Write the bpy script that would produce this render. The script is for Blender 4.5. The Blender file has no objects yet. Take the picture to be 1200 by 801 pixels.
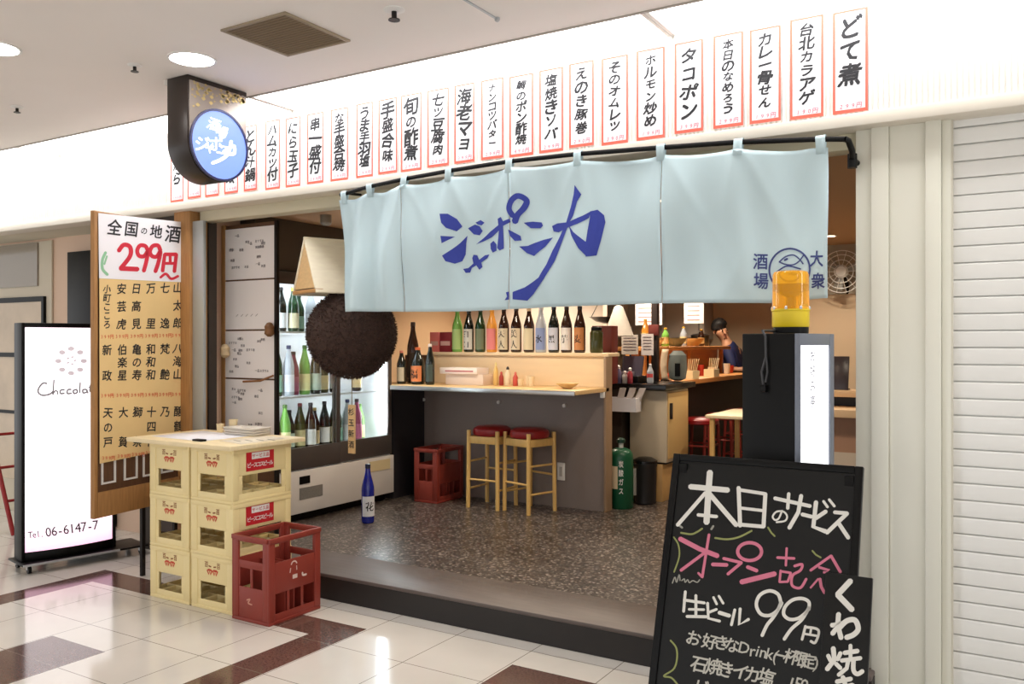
import bpy, bmesh, math, random
from mathutils import Vector, Matrix
random.seed(7)
SC = bpy.context.scene
COL = SC.collection
PI = math.pi

# ------------------------------------------------------------------ camera, world, exposure
FPX = 1010.0; TH = math.radians(31.5); EYE = 1.55
cam = bpy.data.cameras.new('camera'); camo = bpy.data.objects.new('camera', cam); COL.objects.link(camo)
camo.location = (0, 0, EYE); camo.rotation_euler = (PI/2, 0, TH)
cam.sensor_width = 36; cam.lens = 36*FPX/1200; cam.clip_start = .05; cam.shift_y = 0.0008
SC.camera = camo
SC.view_settings.view_transform = 'Standard'; SC.view_settings.look = 'None'
SC.view_settings.gamma = 1; SC.view_settings.use_curve_mapping = False
SC.view_settings.exposure = 0.12
W = bpy.data.worlds.new('world'); SC.world = W; W.use_nodes = True
W.node_tree.nodes['Background'].inputs[0].default_value = (.985, .99, 1, 1)
W.node_tree.nodes['Background'].inputs[1].default_value = 1.2
PANEL_E = 7.0      # luminous ceiling strip
DOWN_E = 26.0      # corridor downlights
SHOP_W = 46.0      # shop downlights, mostly added fill, watts each
FRIDGE_E = 22.0
SIGN_E = 1.5

# ------------------------------------------------------------------ helpers
S_, C_ = math.sin(TH), math.cos(TH)
def ray(px, py):
    t = (px-600)/FPX
    return Vector((-S_+C_*t, C_+S_*t, -(py-401.5)/FPX))
EYEV = Vector((0, 0, EYE))
def on_plane(px, py, p, n):
    r = ray(px, py); k = (Vector(p)-EYEV).dot(n)/r.dot(n)
    return EYEV + r*k
def at(px, py, Y): return on_plane(px, py, (0, Y, 0), Vector((0, 1, 0)))

def lin(c): return c/12.92 if c <= .04045 else ((c+.055)/1.055)**2.4
def rgb(r, g, b): return (lin(r/255), lin(g/255), lin(b/255), 1)
MATS = {}
def mat(name, c, rough=.5, metal=0, spec=.5, emit=None, es=0, noise=0, nscale=8, bump=0, bscale=60, stretch=None, trans=0, coat=0):
    if name in MATS: return MATS[name]
    m = bpy.data.materials.new(name); m.use_nodes = True; MATS[name] = m
    nt = m.node_tree; b = nt.nodes['Principled BSDF']
    b.inputs['Base Color'].default_value = rgb(*c); b.inputs['Roughness'].default_value = rough
    b.inputs['Metallic'].default_value = metal; b.inputs['Specular IOR Level'].default_value = spec
    b.inputs['Transmission Weight'].default_value = trans; b.inputs['Coat Weight'].default_value = coat
    if emit:
        b.inputs['Emission Color'].default_value = rgb(*emit); b.inputs['Emission Strength'].default_value = es
    if noise or bump:
        tc = nt.nodes.new('ShaderNodeTexCoord'); mp = nt.nodes.new('ShaderNodeMapping')
        nt.links.new(tc.outputs['Object'], mp.inputs[0])
        if stretch: mp.inputs['Scale'].default_value = stretch
    if noise:
        n = nt.nodes.new('ShaderNodeTexNoise'); n.inputs['Scale'].default_value = nscale; n.inputs['Detail'].default_value = 5
        nt.links.new(mp.outputs[0], n.inputs['Vector'])
        mx = nt.nodes.new('ShaderNodeMix'); mx.data_type = 'RGBA'
        d = [max(0, v*(1-noise)) for v in c]; l = [min(255, v*(1+noise)) for v in c]
        mx.inputs[6].default_value = rgb(*d); mx.inputs[7].default_value = rgb(*l)
        nt.links.new(n.outputs['Fac'], mx.inputs[0]); nt.links.new(mx.outputs[2], b.inputs['Base Color'])
    if bump:
        n2 = nt.nodes.new('ShaderNodeTexNoise'); n2.inputs['Scale'].default_value = bscale
        nt.links.new(mp.outputs[0], n2.inputs['Vector'])
        bp = nt.nodes.new('ShaderNodeBump'); bp.inputs['Strength'].default_value = bump; bp.inputs['Distance'].default_value = .01
        nt.links.new(n2.outputs['Fac'], bp.inputs['Height']); nt.links.new(bp.outputs[0], b.inputs['Normal'])
    return m
def glass_mat(name, tint=(255, 255, 255), gloss=.08):
    if name in MATS: return MATS[name]
    m = bpy.data.materials.new(name); m.use_nodes = True; MATS[name] = m
    nt = m.node_tree; nt.nodes.clear()
    o = nt.nodes.new('ShaderNodeOutputMaterial'); t = nt.nodes.new('ShaderNodeBsdfTransparent'); g = nt.nodes.new('ShaderNodeBsdfGlossy')
    t.inputs[0].default_value = rgb(*tint); g.inputs['Roughness'].default_value = .03
    x = nt.nodes.new('ShaderNodeMixShader'); x.inputs[0].default_value = gloss
    nt.links.new(t.outputs[0], x.inputs[1]); nt.links.new(g.outputs[0], x.inputs[2]); nt.links.new(x.outputs[0], o.inputs[0])
    return m

GL = {}
def glyph(ch):
    if ch in GL: return GL[ch]
    c = bpy.data.curves.new('t', 'FONT'); c.body = ch; c.resolution_u = 2
    o = bpy.data.objects.new('t', c); COL.objects.link(o)
    bpy.context.view_layer.update()
    me = bpy.data.meshes.new_from_object(o.evaluated_get(bpy.context.evaluated_depsgraph_get()))
    v = [(p.co.x, p.co.y) for p in me.vertices]; f = [tuple(p.vertices) for p in me.polygons]
    bpy.data.objects.remove(o); bpy.data.curves.remove(c); bpy.data.meshes.remove(me)
    if v:
        xs = [p[0] for p in v]; w = max(xs)+min(xs)
        cj = ord(ch) > 0x2000
        cx = .5 if cj else w/2
        v = [(p[0]-cx, p[1]-.38) for p in v]
    GL[ch] = (v, f); return GL[ch]

INV = {}
class MB:
    def __init__(s): s.v = []; s.f = []; s.k = 0
    def lift(s, M):                     # each stroke of a marking lies a hair above the one before
        s.k += 1; o = Vector(M(0, 0)); n = (Vector(M(1, 0))-o).cross(Vector(M(0, 1))-o)
        return n.normalized()*(.00004*s.k) if n.length > 0 else Vector((0, 0, 0))
    def add(s, vs, fs):
        n = len(s.v); s.v += [Vector(v) for v in vs]; s.f += [tuple(i+n for i in f) for f in fs]; return s
    def box(s, x0, y0, z0, x1, y1, z1):
        x0, x1 = min(x0, x1), max(x0, x1); y0, y1 = min(y0, y1), max(y0, y1); z0, z1 = min(z0, z1), max(z0, z1)
        return s.add([(x0,y0,z0),(x1,y0,z0),(x1,y1,z0),(x0,y1,z0),(x0,y0,z1),(x1,y0,z1),(x1,y1,z1),(x0,y1,z1)],
                     [(0,3,2,1),(4,5,6,7),(0,1,5,4),(1,2,6,5),(2,3,7,6),(3,0,4,7)])
    def obox(s, o, u, v, w):            # corner + three edge vectors
        o, u, v, w = map(Vector, (o, u, v, w))
        if u.cross(v).dot(w) < 0: u, v = v, u
        return s.add([o,o+u,o+u+v,o+v,o+w,o+u+w,o+u+v+w,o+v+w],
                     [(0,3,2,1),(4,5,6,7),(0,1,5,4),(1,2,6,5),(2,3,7,6),(3,0,4,7)])
    def tube(s, pts, r, n=10, r1=None, caps=True):
        pts = [Vector(p) for p in pts]; m = len(pts); vs = []; fs = []; up = None
        for i, p in enumerate(pts):
            d = (pts[min(i+1, m-1)]-pts[max(i-1, 0)]).normalized()
            if up is None: up = Vector((0,0,1)) if abs(d.z) < .9 else Vector((1,0,0))
            a = d.cross(up).normalized(); b = a.cross(d).normalized(); up = b
            rr = r if r1 is None else r+(r1-r)*i/(m-1)
            vs += [p+(a*math.cos(2*PI*k/n)+b*math.sin(2*PI*k/n))*rr for k in range(n)]
        for i in range(m-1):
            fs += [(i*n+k, (i*n+(k+1) % n), (i+1)*n+(k+1) % n, (i+1)*n+k) for k in range(n)]
        if caps: fs += [tuple(range(n))[::-1], tuple((m-1)*n+k for k in range(n))]
        return s.add(vs, fs)
    def lathe(s, prof, cx=0, cy=0, cz=0, n=24):
        vs = []; fs = []; m = len(prof)
        for r, z in prof:
            vs += [(cx+r*math.cos(2*PI*k/n), cy+r*math.sin(2*PI*k/n), cz+z) for k in range(n)]
        for i in range(m-1):
            fs += [(i*n+k, i*n+(k+1) % n, (i+1)*n+(k+1) % n, (i+1)*n+k) for k in range(n)]
        fs += [tuple(range(n))[::-1], tuple((m-1)*n+k for k in range(n))]
        return s.add(vs, fs)
    def prism(s, poly, M, N):           # poly of 2-D points, M maps to 3-D, N extrusion vector
        N = Vector(N); a = [Vector(M(*p)) for p in poly]; n = len(a)
        return s.add(a+[p+N for p in a], [tuple(range(n))[::-1], tuple(range(n, 2*n))]+[(i, (i+1) % n, n+(i+1) % n, n+i) for i in range(n)])
    def flat(s, poly, M, sub=0):        # filled outline, triangulated, optionally refined so it follows a curved surface
        bm = bmesh.new(); vs = [bm.verts.new((p[0], p[1], 0)) for p in poly]; bm.faces.new(vs)
        bmesh.ops.triangulate(bm, faces=bm.faces[:])
        for _ in range(12):
            if not sub: break
            es = [e for e in bm.edges if e.calc_length() > sub]
            if not es: break
            bmesh.ops.subdivide_edges(bm, edges=es, cuts=1); bmesh.ops.triangulate(bm, faces=bm.faces[:])
        bm.verts.index_update()
        r = s.add([M(v.co.x, v.co.y) for v in bm.verts], [tuple(v.index for v in f.verts) for f in bm.faces]); bm.free(); return r
    def stroke(s, pts, w, M, smooth=True, taper=1.0, sub=6):
        P = [Vector((p[0], p[1])) for p in pts]
        if smooth and len(P) > 2:
            Q = []
            for i in range(len(P)-1):
                p0, p1, p2, p3 = P[max(i-1,0)], P[i], P[i+1], P[min(i+2,len(P)-1)]
                for k in range(sub):
                    t = k/sub
                    Q.append(.5*((2*p1)+(p2-p0)*t+(2*p0-5*p1+4*p2-p3)*t*t+(3*p1-p0-3*p2+p3)*t**3))
            P = Q+[P[-1]]
        n = len(P); L = []
        for i, p in enumerate(P):
            d = P[min(i+1,n-1)]-P[max(i-1,0)]
            d = d.normalized() if d.length > 1e-9 else Vector((1,0))
            ww = w*.5*(1+(taper-1)*i/max(1,n-1)); q = Vector((-d.y, d.x))
            if i == 0: L.append((p-d*ww*.7+q*ww*.45, p-d*ww*.7-q*ww*.45))
            L.append((p+q*ww, p-q*ww))
            if i == n-1: L.append((p+d*ww*.7+q*ww*.45, p+d*ww*.7-q*ww*.45))
        vs = []
        for a, b in L: vs += [M(*a), M(*b)]
        up = s.lift(M); vs = [Vector(q)+up for q in vs]
        return s.add(vs, [(2*i, 2*i+1, 2*i+3, 2*i+2) for i in range(len(L)-1)])
    def char(s, ch, cx, cy, w, h, M, rot=0, shear=0, bold=None):
        v, f = glyph(ch); c, sn = math.cos(rot), math.sin(rot)
        bold = bold or (.018 if ord(ch) > 0x2000 else .008)
        for da, db in ((-bold, -bold*.6), (bold, bold*.6), (-bold*.3, bold), (bold*.3, -bold)):
            out = []; up = s.lift(M)*.25
            for a, b in v:
                a2 = (a+da+b*shear)*w; b2 = (b+db)*h
                out.append(Vector(M(cx+a2*c-b2*sn, cy+a2*sn+b2*c))+up)
            s.add(out, f)
        return s
    def text(s, t, x, y, size, M, adv=None, dx=1, dy=0, jit=0, shear=0, w=None, bold=None):
        adv = adv or size
        for i, ch in enumerate(t):
            if ch == ' ': continue
            k = 1+random.uniform(-jit, jit)*.6
            s.char(ch, x+dx*adv*i, y+dy*adv*i, (w or size)*k, size*k, M, random.uniform(-jit, jit)*.5, shear, bold)
        return s
    def build(s, name, m, parent=None, bevel=0, seg=2, smooth=35, local=False, solid=0):
        me = bpy.data.meshes.new(name); vs = s.v
        if parent is not None and not local: I = INV[parent.name]; vs = [I @ v for v in vs]
        me.from_pydata([tuple(v) for v in vs], [], s.f); me.update()
        if bevel:
            bm = bmesh.new(); bm.from_mesh(me)
            es = [e for e in bm.edges if len(e.link_faces) == 2 and e.calc_face_angle(0) > .6]
            bmesh.ops.bevel(bm, geom=es, offset=bevel, segments=seg, affect='EDGES', clamp_overlap=True, profile=.5)
            bm.to_mesh(me); bm.free()
        if smooth: me.shade_smooth(); me.set_sharp_from_angle(angle=math.radians(smooth))
        me.materials.append(m)
        o = bpy.data.objects.new(name, me); COL.objects.link(o)
        if parent is not None: o.parent = parent
        if solid:
            md = o.modifiers.new('solidify', 'SOLIDIFY'); md.thickness = solid; md.offset = 0
        return o
def tag(o, label, cat, group=None):
    o['label'] = label; o['category'] = cat
    if group: o['group'] = group
    return o
def thing(name, label, cat, loc=(0,0,0), rz=0, group=None):
    o = bpy.data.objects.new(name, None); COL.objects.link(o)
    o.location = loc; o.rotation_euler = (0, 0, rz); o.empty_display_size = .1
    INV[o.name] = (Matrix.Translation(loc) @ Matrix.Rotation(rz, 4, 'Z')).inverted()
    return tag(o, label, cat, group)
def struct(o): o['kind'] = 'structure'; return o
def dup(root, loc, rz, label, group=None):
    r = root.copy(); COL.objects.link(r); r.location = loc; r.rotation_euler = (0, 0, rz); r['label'] = label
    INV[r.name] = (Matrix.Translation(loc) @ Matrix.Rotation(rz, 4, 'Z')).inverted()
    if group: r['group'] = group
    for ch in list(root.children):
        c = ch.copy(); COL.objects.link(c); c.parent = r
        for g in list(ch.children):
            d = g.copy(); COL.objects.link(d); d.parent = c
    return r
ORD = ['', 'first', 'second', 'third', 'fourth', 'fifth', 'sixth', 'seventh', 'eighth', 'ninth', 'tenth', 'eleventh', 'twelfth', 'thirteenth',
       'fourteenth', 'fifteenth', 'sixteenth', 'seventeenth', 'eighteenth', 'nineteenth', 'twentieth', 'twenty-first', 'twenty-second', 'twenty-third', 'twenty-fourth', 'twenty-fifth']

# ------------------------------------------------------------------ materials
cream = mat('cream_paint', (226, 224, 210), .45, noise=.015, nscale=3)
shutter_m = mat('shutter_paint', (234, 233, 228), .4, noise=.02, nscale=4)
fascia_m = mat('fascia_paint', (236, 231, 224), .5)
ceil_m = mat('ceiling_paint', (240, 233, 227), .85, noise=.01, nscale=2)
wood = mat('light_wood', (222, 186, 132), .45, noise=.08, nscale=5, stretch=(1, 12, 12))
woodx = mat('pine_wood', (240, 220, 176), .5, noise=.06, nscale=4, stretch=(2, 14, 2))
woodv = mat('aged_wood', (168, 122, 72), .6, noise=.15, nscale=6, stretch=(14, 14, 1.2))
brownw = mat('brown_wood', (96, 66, 44), .55, noise=.2, nscale=6, stretch=(12, 12, 1.5))
black = mat('black_paint', (8, 8, 8), .4, spec=.2)
black_g = mat('black_gloss', (14, 14, 15), .25)
darkmetal = mat('dark_metal', (38, 34, 32), .4, .6)
steel = mat('steel', (190, 190, 190), .3, .9)
alu = mat('aluminium', (176, 180, 182), .42, .55)
white_p = mat('white_plastic', (236, 234, 230), .4)
paper = mat('white_paper', (244, 242, 246), .8)
paper2 = mat('cream_paper', (240, 228, 205), .8)
ink = mat('black_ink', (32, 32, 36), .7)
red_ink = mat('red_ink', (214, 46, 66), .6)
pink_ink = mat('pink_ink', (224, 120, 140), .7)
orange_red = mat('slip_border_red', (238, 104, 84), .7)
darkwall = mat('dark_wall', (70, 60, 52), .7, noise=.06, nscale=2)
redleather = mat('red_vinyl', (150, 26, 30), .35)
gold_w = mat('stool_wood', (228, 186, 112), .45, noise=.08, nscale=6, stretch=(10, 10, 1))
blue_ink = mat('blue_dye', (52, 66, 158), .8)
navy_ink = mat('navy_dye', (62, 74, 130), .8)

# floor: polished stone tiles with dark bands, all in world metres
def floor_material():
    m = bpy.data.materials.new('floor_tiles'); m.use_nodes = True; nt = m.node_tree; b = nt.nodes['Principled BSDF']
    N = nt.nodes.new; L = nt.links.new
    geo = N('ShaderNodeNewGeometry'); sp = N('ShaderNodeSeparateXYZ'); L(geo.outputs['Position'], sp.inputs[0])
    X, Y = sp.outputs[0], sp.outputs[1]
    def M(op, a, c=None):
        n = N('ShaderNodeMath'); n.operation = op
        for i, v in enumerate((a, c)):
            if v is None: continue
            if isinstance(v, (int, float)): n.inputs[i].default_value = v
            else: L(v, n.inputs[i])
        return n.outputs[0]
    def rect(x0, x1, y0, y1):
        return M('MULTIPLY', M('MULTIPLY', M('GREATER_THAN', X, x0), M('LESS_THAN', X, x1)), M('MULTIPLY', M('GREATER_THAN', Y, y0), M('LESS_THAN', Y, y1)))
    def seam(v, off, p, w):
        f = M('FRACT', M('DIVIDE', M('SUBTRACT', v, off), p)); d = M('MINIMUM', f, M('SUBTRACT', 1.0, f)); return M('LESS_THAN', d, w/p)
    rects = [(-5.45, -3.11, 3.35, 3.57), (-5.45, -5.25, -2, 3.5), (-3.325, -3.105, -2, 3.5), (-2.17, -.6, 3.05, 3.545),
             (-4.46, -4.0, 2.02, 2.62), (-8.2, -7.5, 3.2, 3.5)]
    dark = None
    for r in rects: q = rect(*r); dark = q if dark is None else M('MAXIMUM', dark, q)
    sm = M('MAXIMUM', seam(X, -2.64, .457, .0022), seam(Y, 3.29, .457, .0022))
    n1 = N('ShaderNodeTexNoise'); n1.inputs['Scale'].default_value = 90; n1.inputs['Detail'].default_value = 6
    n2 = N('ShaderNodeTexNoise'); n2.inputs['Scale'].default_value = 3
    L(geo.outputs['Position'], n1.inputs['Vector']); L(geo.outputs['Position'], n2.inputs['Vector'])
    def mix(f, a, c):
        x = N('ShaderNodeMix'); x.data_type = 'RGBA'; L(f, x.inputs[0]) if not isinstance(f, float) else None
        for i, v in ((6, a), (7, c)):
            if isinstance(v, tuple): x.inputs[i].default_value = v
            else: L(v, x.inputs[i])
        return x.outputs[2]
    light = mix(n2.outputs['Fac'], rgb(207, 201, 192), rgb(223, 218, 210))
    dk = mix(n1.outputs['Fac'], rgb(62, 42, 38), rgb(122, 92, 82))
    c = mix(dark, light, dk); c = mix(sm, c, rgb(120, 110, 100))
    L(c, b.inputs['Base Color']); b.inputs['Roughness'].default_value = .11; b.inputs['Specular IOR Level'].default_value = .55
    return m
def terrazzo():
    m = bpy.data.materials.new('terrazzo'); m.use_nodes = True; nt = m.node_tree; b = nt.nodes['Principled BSDF']
    N = nt.nodes.new; L = nt.links.new
    geo = N('ShaderNodeNewGeometry'); v = N('ShaderNodeTexVoronoi'); v.inputs['Scale'].default_value = 75
    L(geo.outputs['Position'], v.inputs['Vector'])
    r = N('ShaderNodeValToRGB'); e = r.color_ramp.elements
    e[0].position = .0; e[0].color = rgb(44, 38, 34); e[1].position = 1; e[1].color = rgb(170, 158, 148)
    k = r.color_ramp.elements.new(.5); k.color = rgb(70, 61, 56); k = r.color_ramp.elements.new(.8); k.color = rgb(100, 89, 82)
    sx = N('ShaderNodeSeparateColor'); L(v.outputs['Color'], sx.inputs[0]); L(sx.outputs[0], r.inputs[0])
    L(r.outputs[0], b.inputs['Base Color']); b.inputs['Roughness'].default_value = .3
    return m

# ------------------------------------------------------------------ the setting
FY = 3.87         # front of the fascia
HD = 2.48         # underside of the fascia
SZ = .155         # raised shop floor
CZ = 3.0          # corridor ceiling
struct(MB().box(-12, -5, -.1, 5, 5.2, 0).build('floor', floor_material()))
struct(MB().box(-5.6, 4.28, 0.001, 1.0, 11.6, SZ).build('floor', terrazzo()))
nosing_m = mat('step_tread', (94, 83, 78), .42, noise=.14, nscale=5, stretch=(1, 8, 1))
riser_m = mat('step_riser', (32, 27, 25), .5, noise=.12, nscale=5)
struct(MB().box(-5.02, 3.85, SZ-.02, -.6, 4.28, SZ+.002).build('trim_1', nosing_m, bevel=.006))
struct(MB().box(-5.02, 3.856, 0.001, -.6, 4.28, SZ-.0205).build('trim_2', riser_m))
# ceiling with the recess for the luminous strip
struct(MB().box(-12, -5, CZ, 5, 3.515, CZ+.2).build('ceiling', ceil_m))
struct(MB().box(-12, 3.515, CZ-.006, 5, 3.53, CZ+.06).build('trim_3', mat('ceiling_edge', (168, 160, 150), .6)))
struct(MB().box(-12, 3.53, CZ+.061, 5, 4.3, CZ+.2).build('ceiling', ceil_m))
# ribbed fascia
mb = MB(); prof = []; x = -12.0
while x < 5:
    prof += [(x, FY+.006), (x+.004, FY), (x+.013, FY), (x+.017, FY+.006)]; x += .021
prof += [(5.0, FY+.006), (5.0, FY+.12), (-12.0, FY+.12)]
mb.prism([(p[0], p[1]) for p in prof], lambda a, b: (a, b, HD+.04), (0, 0, CZ+.06-HD-.04))
struct(mb.build('wall_front', fascia_m, smooth=0))
struct(MB().box(-12, FY-.012, HD-.015, 5, FY+.14, HD+.04).build('trim_4', mat('fascia_lip', (222, 214, 200), .45), bevel=.004))
soff = mat('soffit_paint', (206, 198, 178), .6)
struct(MB().box(-12, FY+.14, HD, 5, 4.45, HD+.05).build('ceiling', soff))
struct(MB().box(-5.0, 3.99, HD-.085, -.68, 4.1, HD).build('trim_5', mat('header_paint', (204, 196, 168), .55), bevel=.004))
# right pillar: stepped cream steel covers
mb = MB()
for x0, x1, y in ((-.680, -.615, 3.955), (-.615, -.545, 3.935), (-.545, -.405, 3.948), (-.405, -.345, 3.93), (-.345, -.31, 3.95)):
    mb.box(x0, y, 0, x1-.0012, 4.3, HD)
struct(mb.build('trim_6', cream, bevel=.0025))
# shutter at the right, each slat a shallow roll
mb = MB(); pr = []; z = 0.0
while z < HD-.01:
    pr += [(4.0, z), (4.0, z+.003), (3.985, z+.0045), (3.982, z+.03), (3.984, z+.064), (3.988, z+.0685)]; z += .0695
pr += [(4.0, z), (4.02, z), (4.02, 0)]
mb.prism([(p[1], p[0]) for p in pr], lambda a, b: (-.31, b, a), (4, 0, 0))
sh = struct(mb.build('door_1', shutter_m, smooth=25))
struct(MB().box(-.33, 3.955, 0, -.305, 4.05, HD).build('trim_7', mat('rail_paint', (206, 200, 184), .4), bevel=.002))
# left jamb: timber post, aluminium post
struct(MB().box(-5.2, 3.93, 0, -5.03, 4.08, HD).build('trim_8', woodv, bevel=.004))
struct(MB().box(-5.028, 3.95, 0, -4.915, 3.975, HD-.086).build('trim_9', mat('jamb_alu', (176, 180, 178), .4, .3), bevel=.004))
# shop shell
struct(MB().box(-5.75, 4.09, 0, -5.6, 11.7, 2.7).build('wall_left', darkwall))
struct(MB().box(-5.6, 4.09, SZ, -5.03, 4.16, HD).build('wall_left', darkwall))
wallc = mat('shop_wall', (222, 196, 164), .75, noise=.03, nscale=2)
struct(MB().box(-5.75, 11.6, 0, 1.1, 11.7, 2.7).build('wall_back', wallc))
struct(MB().box(1.0, 4.2, 0, 1.1, 11.7, 2.7).build('wall_right', wallc))
struct(MB().box(-5.6, 8.1, SZ, -3.86, 8.2, 2.5).build('wall_back', mat('kitchen_wall', (236, 220, 204), .7, noise=.02, nscale=2)))
struct(MB().box(-5.599, 6.75, SZ, -5.57, 8.1, 2.5).build('wall_left', mat('side_wall', (224, 190, 150), .7)))
struct(MB().box(-2.05, 8.8, SZ, 1.0, 8.9, 2.5).build('wall_back', wallc))
struct(MB().box(-5.75, 4.1, 2.5, 1.1, 11.7, 2.6).build('ceiling', mat('shop_ceiling', (190, 150, 112), .8)))
struct(MB().box(-2.05, 8.78, 2.02, 1.0, 8.8, 2.5).build('trim_10', mat('wall_upper_band', (176, 166, 150), .7)))
# next shop's front at the left
pinkw = mat('neighbour_wall', (222, 192, 168), .7)
crm2 = mat('neighbour_frame', (214, 204, 184), .6)
struct(MB().box(-12, 4.4, 0, -5.2, 4.55, HD).build('wall_front', pinkw))
struct(MB().box(-5.2, 4.081, 0, -5.12, 4.55, HD).build('wall_left', pinkw))

# luminous strip over the fascia: one fitting per bay
lens_m = mat('strip_lens', (255, 255, 255), .5, emit=(252, 252, 252), es=PANEL_E)
for i, (x0, x1) in enumerate(((-11.2, -9.0), (-8.96, -6.5), (-6.46, -4.0), (-3.96, -1.505), (-1.465, .9), (.94, 3.4))):
    names = ['past the left edge of the frame', 'above the neighbouring shop', 'above the round hanging sign', 'above the middle menu slips', 'above the right-hand menu slips', 'above the shutter']
    t = thing('strip_light', 'long white luminous ceiling panel '+names[i], 'light', ((x0+x1)/2, 3.7, CZ), 0, 'luminous strip lights')
    MB().box(x0, 3.533, CZ+.012, x1, 3.865, CZ+.02).build('diffuser', lens_m, t)
    for a, b in ((x0-.018, x0), (x1, x1+.018)): MB().box(a, 3.533, CZ-.002, b, 3.865, CZ+.06).build('end_cap', mat('fitting_paint', (216, 212, 204), .5), t)
# downlights
dl_m = mat('downlight_lens', (255, 255, 255), .5, emit=(254, 250, 246), es=DOWN_E)
def downlight(x, y, label, z=CZ, r=.112, m=dl_m, grp='round corridor downlights'):
    t = thing('downlight', label, 'light', (x, y, z), 0, grp)
    MB().lathe([(r+.008, .004), (r+.008, -.006), (r-.004, -.006), (r-.006, .004)], x, y, z, 40).build('trim_ring', white_p, t)
    MB().lathe([(r-.004, -.003), (r-.004, 0.003)], x, y, z, 40).build('lens', m, t)
downlight(-3.696, 2.901, 'round white downlight above the hanging sign')
downlight(-4.38, 2.28, 'round white downlight cut by the left frame edge')
for i, (x, y) in enumerate(((-1.6, 2.3), (-3.3, .6), (-5.6, .9), (-1.0, .3), (1.2, 2.4), (-7.4, 2.4))):  # extra downlights out of view, added to light the corridor
    downlight(x, y, ['added unseen downlight over the chalkboard side of the corridor', 'added unseen downlight over the corridor left of the viewer', 'added unseen downlight further down the corridor on the left',
                     'added unseen downlight just ahead of the viewer', 'added unseen downlight in front of the shutter', 'added unseen downlight in front of the neighbouring shop'][i])
# ceiling fittings
t = thing('ceiling_vent', 'square brown filter grille in the corridor ceiling', 'vent', (-3.025, 2.905, CZ))
MB().box(-3.22, 2.71, CZ-.006, -2.83, 3.10, CZ-.001).build('filter', mat('vent_filter', (132, 112, 84), .8, noise=.08, nscale=60, stretch=(1, 8, 1)), t)
f = MB()
for a in ((-3.235, 2.695, -3.215, 3.115), (-2.835, 2.695, -2.815, 3.115), (-3.215, 2.695, -2.835, 2.712), (-3.215, 3.098, -2.835, 3.115)): f.box(a[0], a[1], CZ-.010, a[2], a[3], CZ)
f.build('frame', mat('vent_frame', (150, 134, 110), .6), t, bevel=.002)
f = MB()
for k in range(17): f.box(-3.214, 2.722+k*.0225, CZ-.0085, -2.836, 2.727+k*.0225, CZ-.0062)
f.build('louvre', mat('vent_louvre', (112, 95, 70), .7), t)
def sprinkler(x, y, label, s=1.0, plate=True):
    t = thing('sprinkler', label, 'sprinkler', (x, y, CZ), 0, 'ceiling sprinkler heads')
    MB().lathe([(.036*s, 0), (.036*s, -.004), (.02*s, -.01)], x, y, CZ, 20).build('plate', white_p, t)
    MB().lathe([(.009*s, -.008), (.009*s, -.03*s), (.02*s, -.034*s), (.02*s, -.037*s)], x+.0, y, CZ, 14).build('head', darkmetal, t)
sprinkler(-4.03, 2.807, 'small sprinkler head left of the sign downlight')
sprinkler(-5.361, 2.927, 'small sprinkler head at the far left of the ceiling')
sprinkler(-2.397, 2.93, 'dark sprinkler head right of the square vent', 1.3)
t = thing('ceiling_rail', 'thin grey rail with a knob on the ceiling right of the sprinkler', 'rail', (-2.07, 3.0, CZ))
MB().box(-2.076, 2.7, CZ-.006, -2.066, 3.24, CZ).build('rail', alu, t)
MB().lathe([(.012, 0), (.012, -.012), (.006, -.018)], -2.066, 3.245, CZ, 12).build('knob', alu, t)

# ------------------------------------------------------------------ round hanging sign
t = thing('blade_sign', 'black hanging sign with round blue lit face and number 34', 'sign', (-4.0, 3.25, CZ))
sy, sz, sr = 3.25, 2.652, .203
def dshape(r, top, n=28):
    return [(sy-r, top)]+[(sy+r*math.cos(a), sz+r*math.sin(a)) for a in [PI+PI*k/n for k in range(n+1)]]+[(sy+r, top)]
MB().prism(dshape(sr, CZ-.002), lambda a, b: (-4.09, a, b), (.172, 0, 0)).build('case', mat('sign_case', (46, 38, 34), .3, .3), t, bevel=.004)
MB().prism(dshape(sr-.008, CZ-.03), lambda a, b: (-3.918, a, b), (.008, 0, 0)).build('face_plate', mat('sign_face', (150, 140, 132), .35, .5, noise=.05), t, bevel=.002)
o = MB()
ring = [(sy+.199*math.cos(2*PI*k/48), sz+.199*math.sin(2*PI*k/48)) for k in range(48)]
rin = [(sy+.187*math.cos(2*PI*k/48), sz+.187*math.sin(2*PI*k/48)) for k in range(48)]
for k in range(48):
    a, b, c, d = ring[k], ring[(k+1) % 48], rin[(k+1) % 48], rin[k]
    o.add([(-3.91, *a), (-3.91, *b), (-3.91, *c), (-3.91, *d), (-3.899, *a), (-3.899, *b), (-3.899, *c), (-3.899, *d)], [(4,5,6,7),(0,1,5,4),(2,3,7,6)])
o.build('lens_rim', mat('sign_rim', (40, 44, 84), .3, .3), t)
MB().prism(rin, lambda a, b: (-3.9105, a, b), (.006, 0, 0)).build('lit_face', mat('sign_blue', (90, 120, 200), .3, emit=(122, 148, 232), es=.88), t)
nX = Vector((1, 0, 0))
def ms(px, py): return on_plane(px, py, (-3.9025, 0, 0), nX)
wl = mat('sign_white', (240, 244, 255), .5, emit=(236, 242, 255), es=.95)
o = MB()
fx = lambda a, b: ms(200+a/5.72, 80+b/5.72)
FX = lambda a, b: fx(a, -b)
o.char('酒', 290, -375, 88, 88, FX, -.35); o.char('場', 345, -425, 80, 80, FX, -.35)
o.char('ジ', 210, -505, 105, 110, FX, -.1); o.char('ャ', 262, -530, 80, 80, FX); o.char('ポ', 305, -505, 105, 105, FX); o.char('ニ', 350, -545, 90, 90, FX, -.2)
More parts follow.
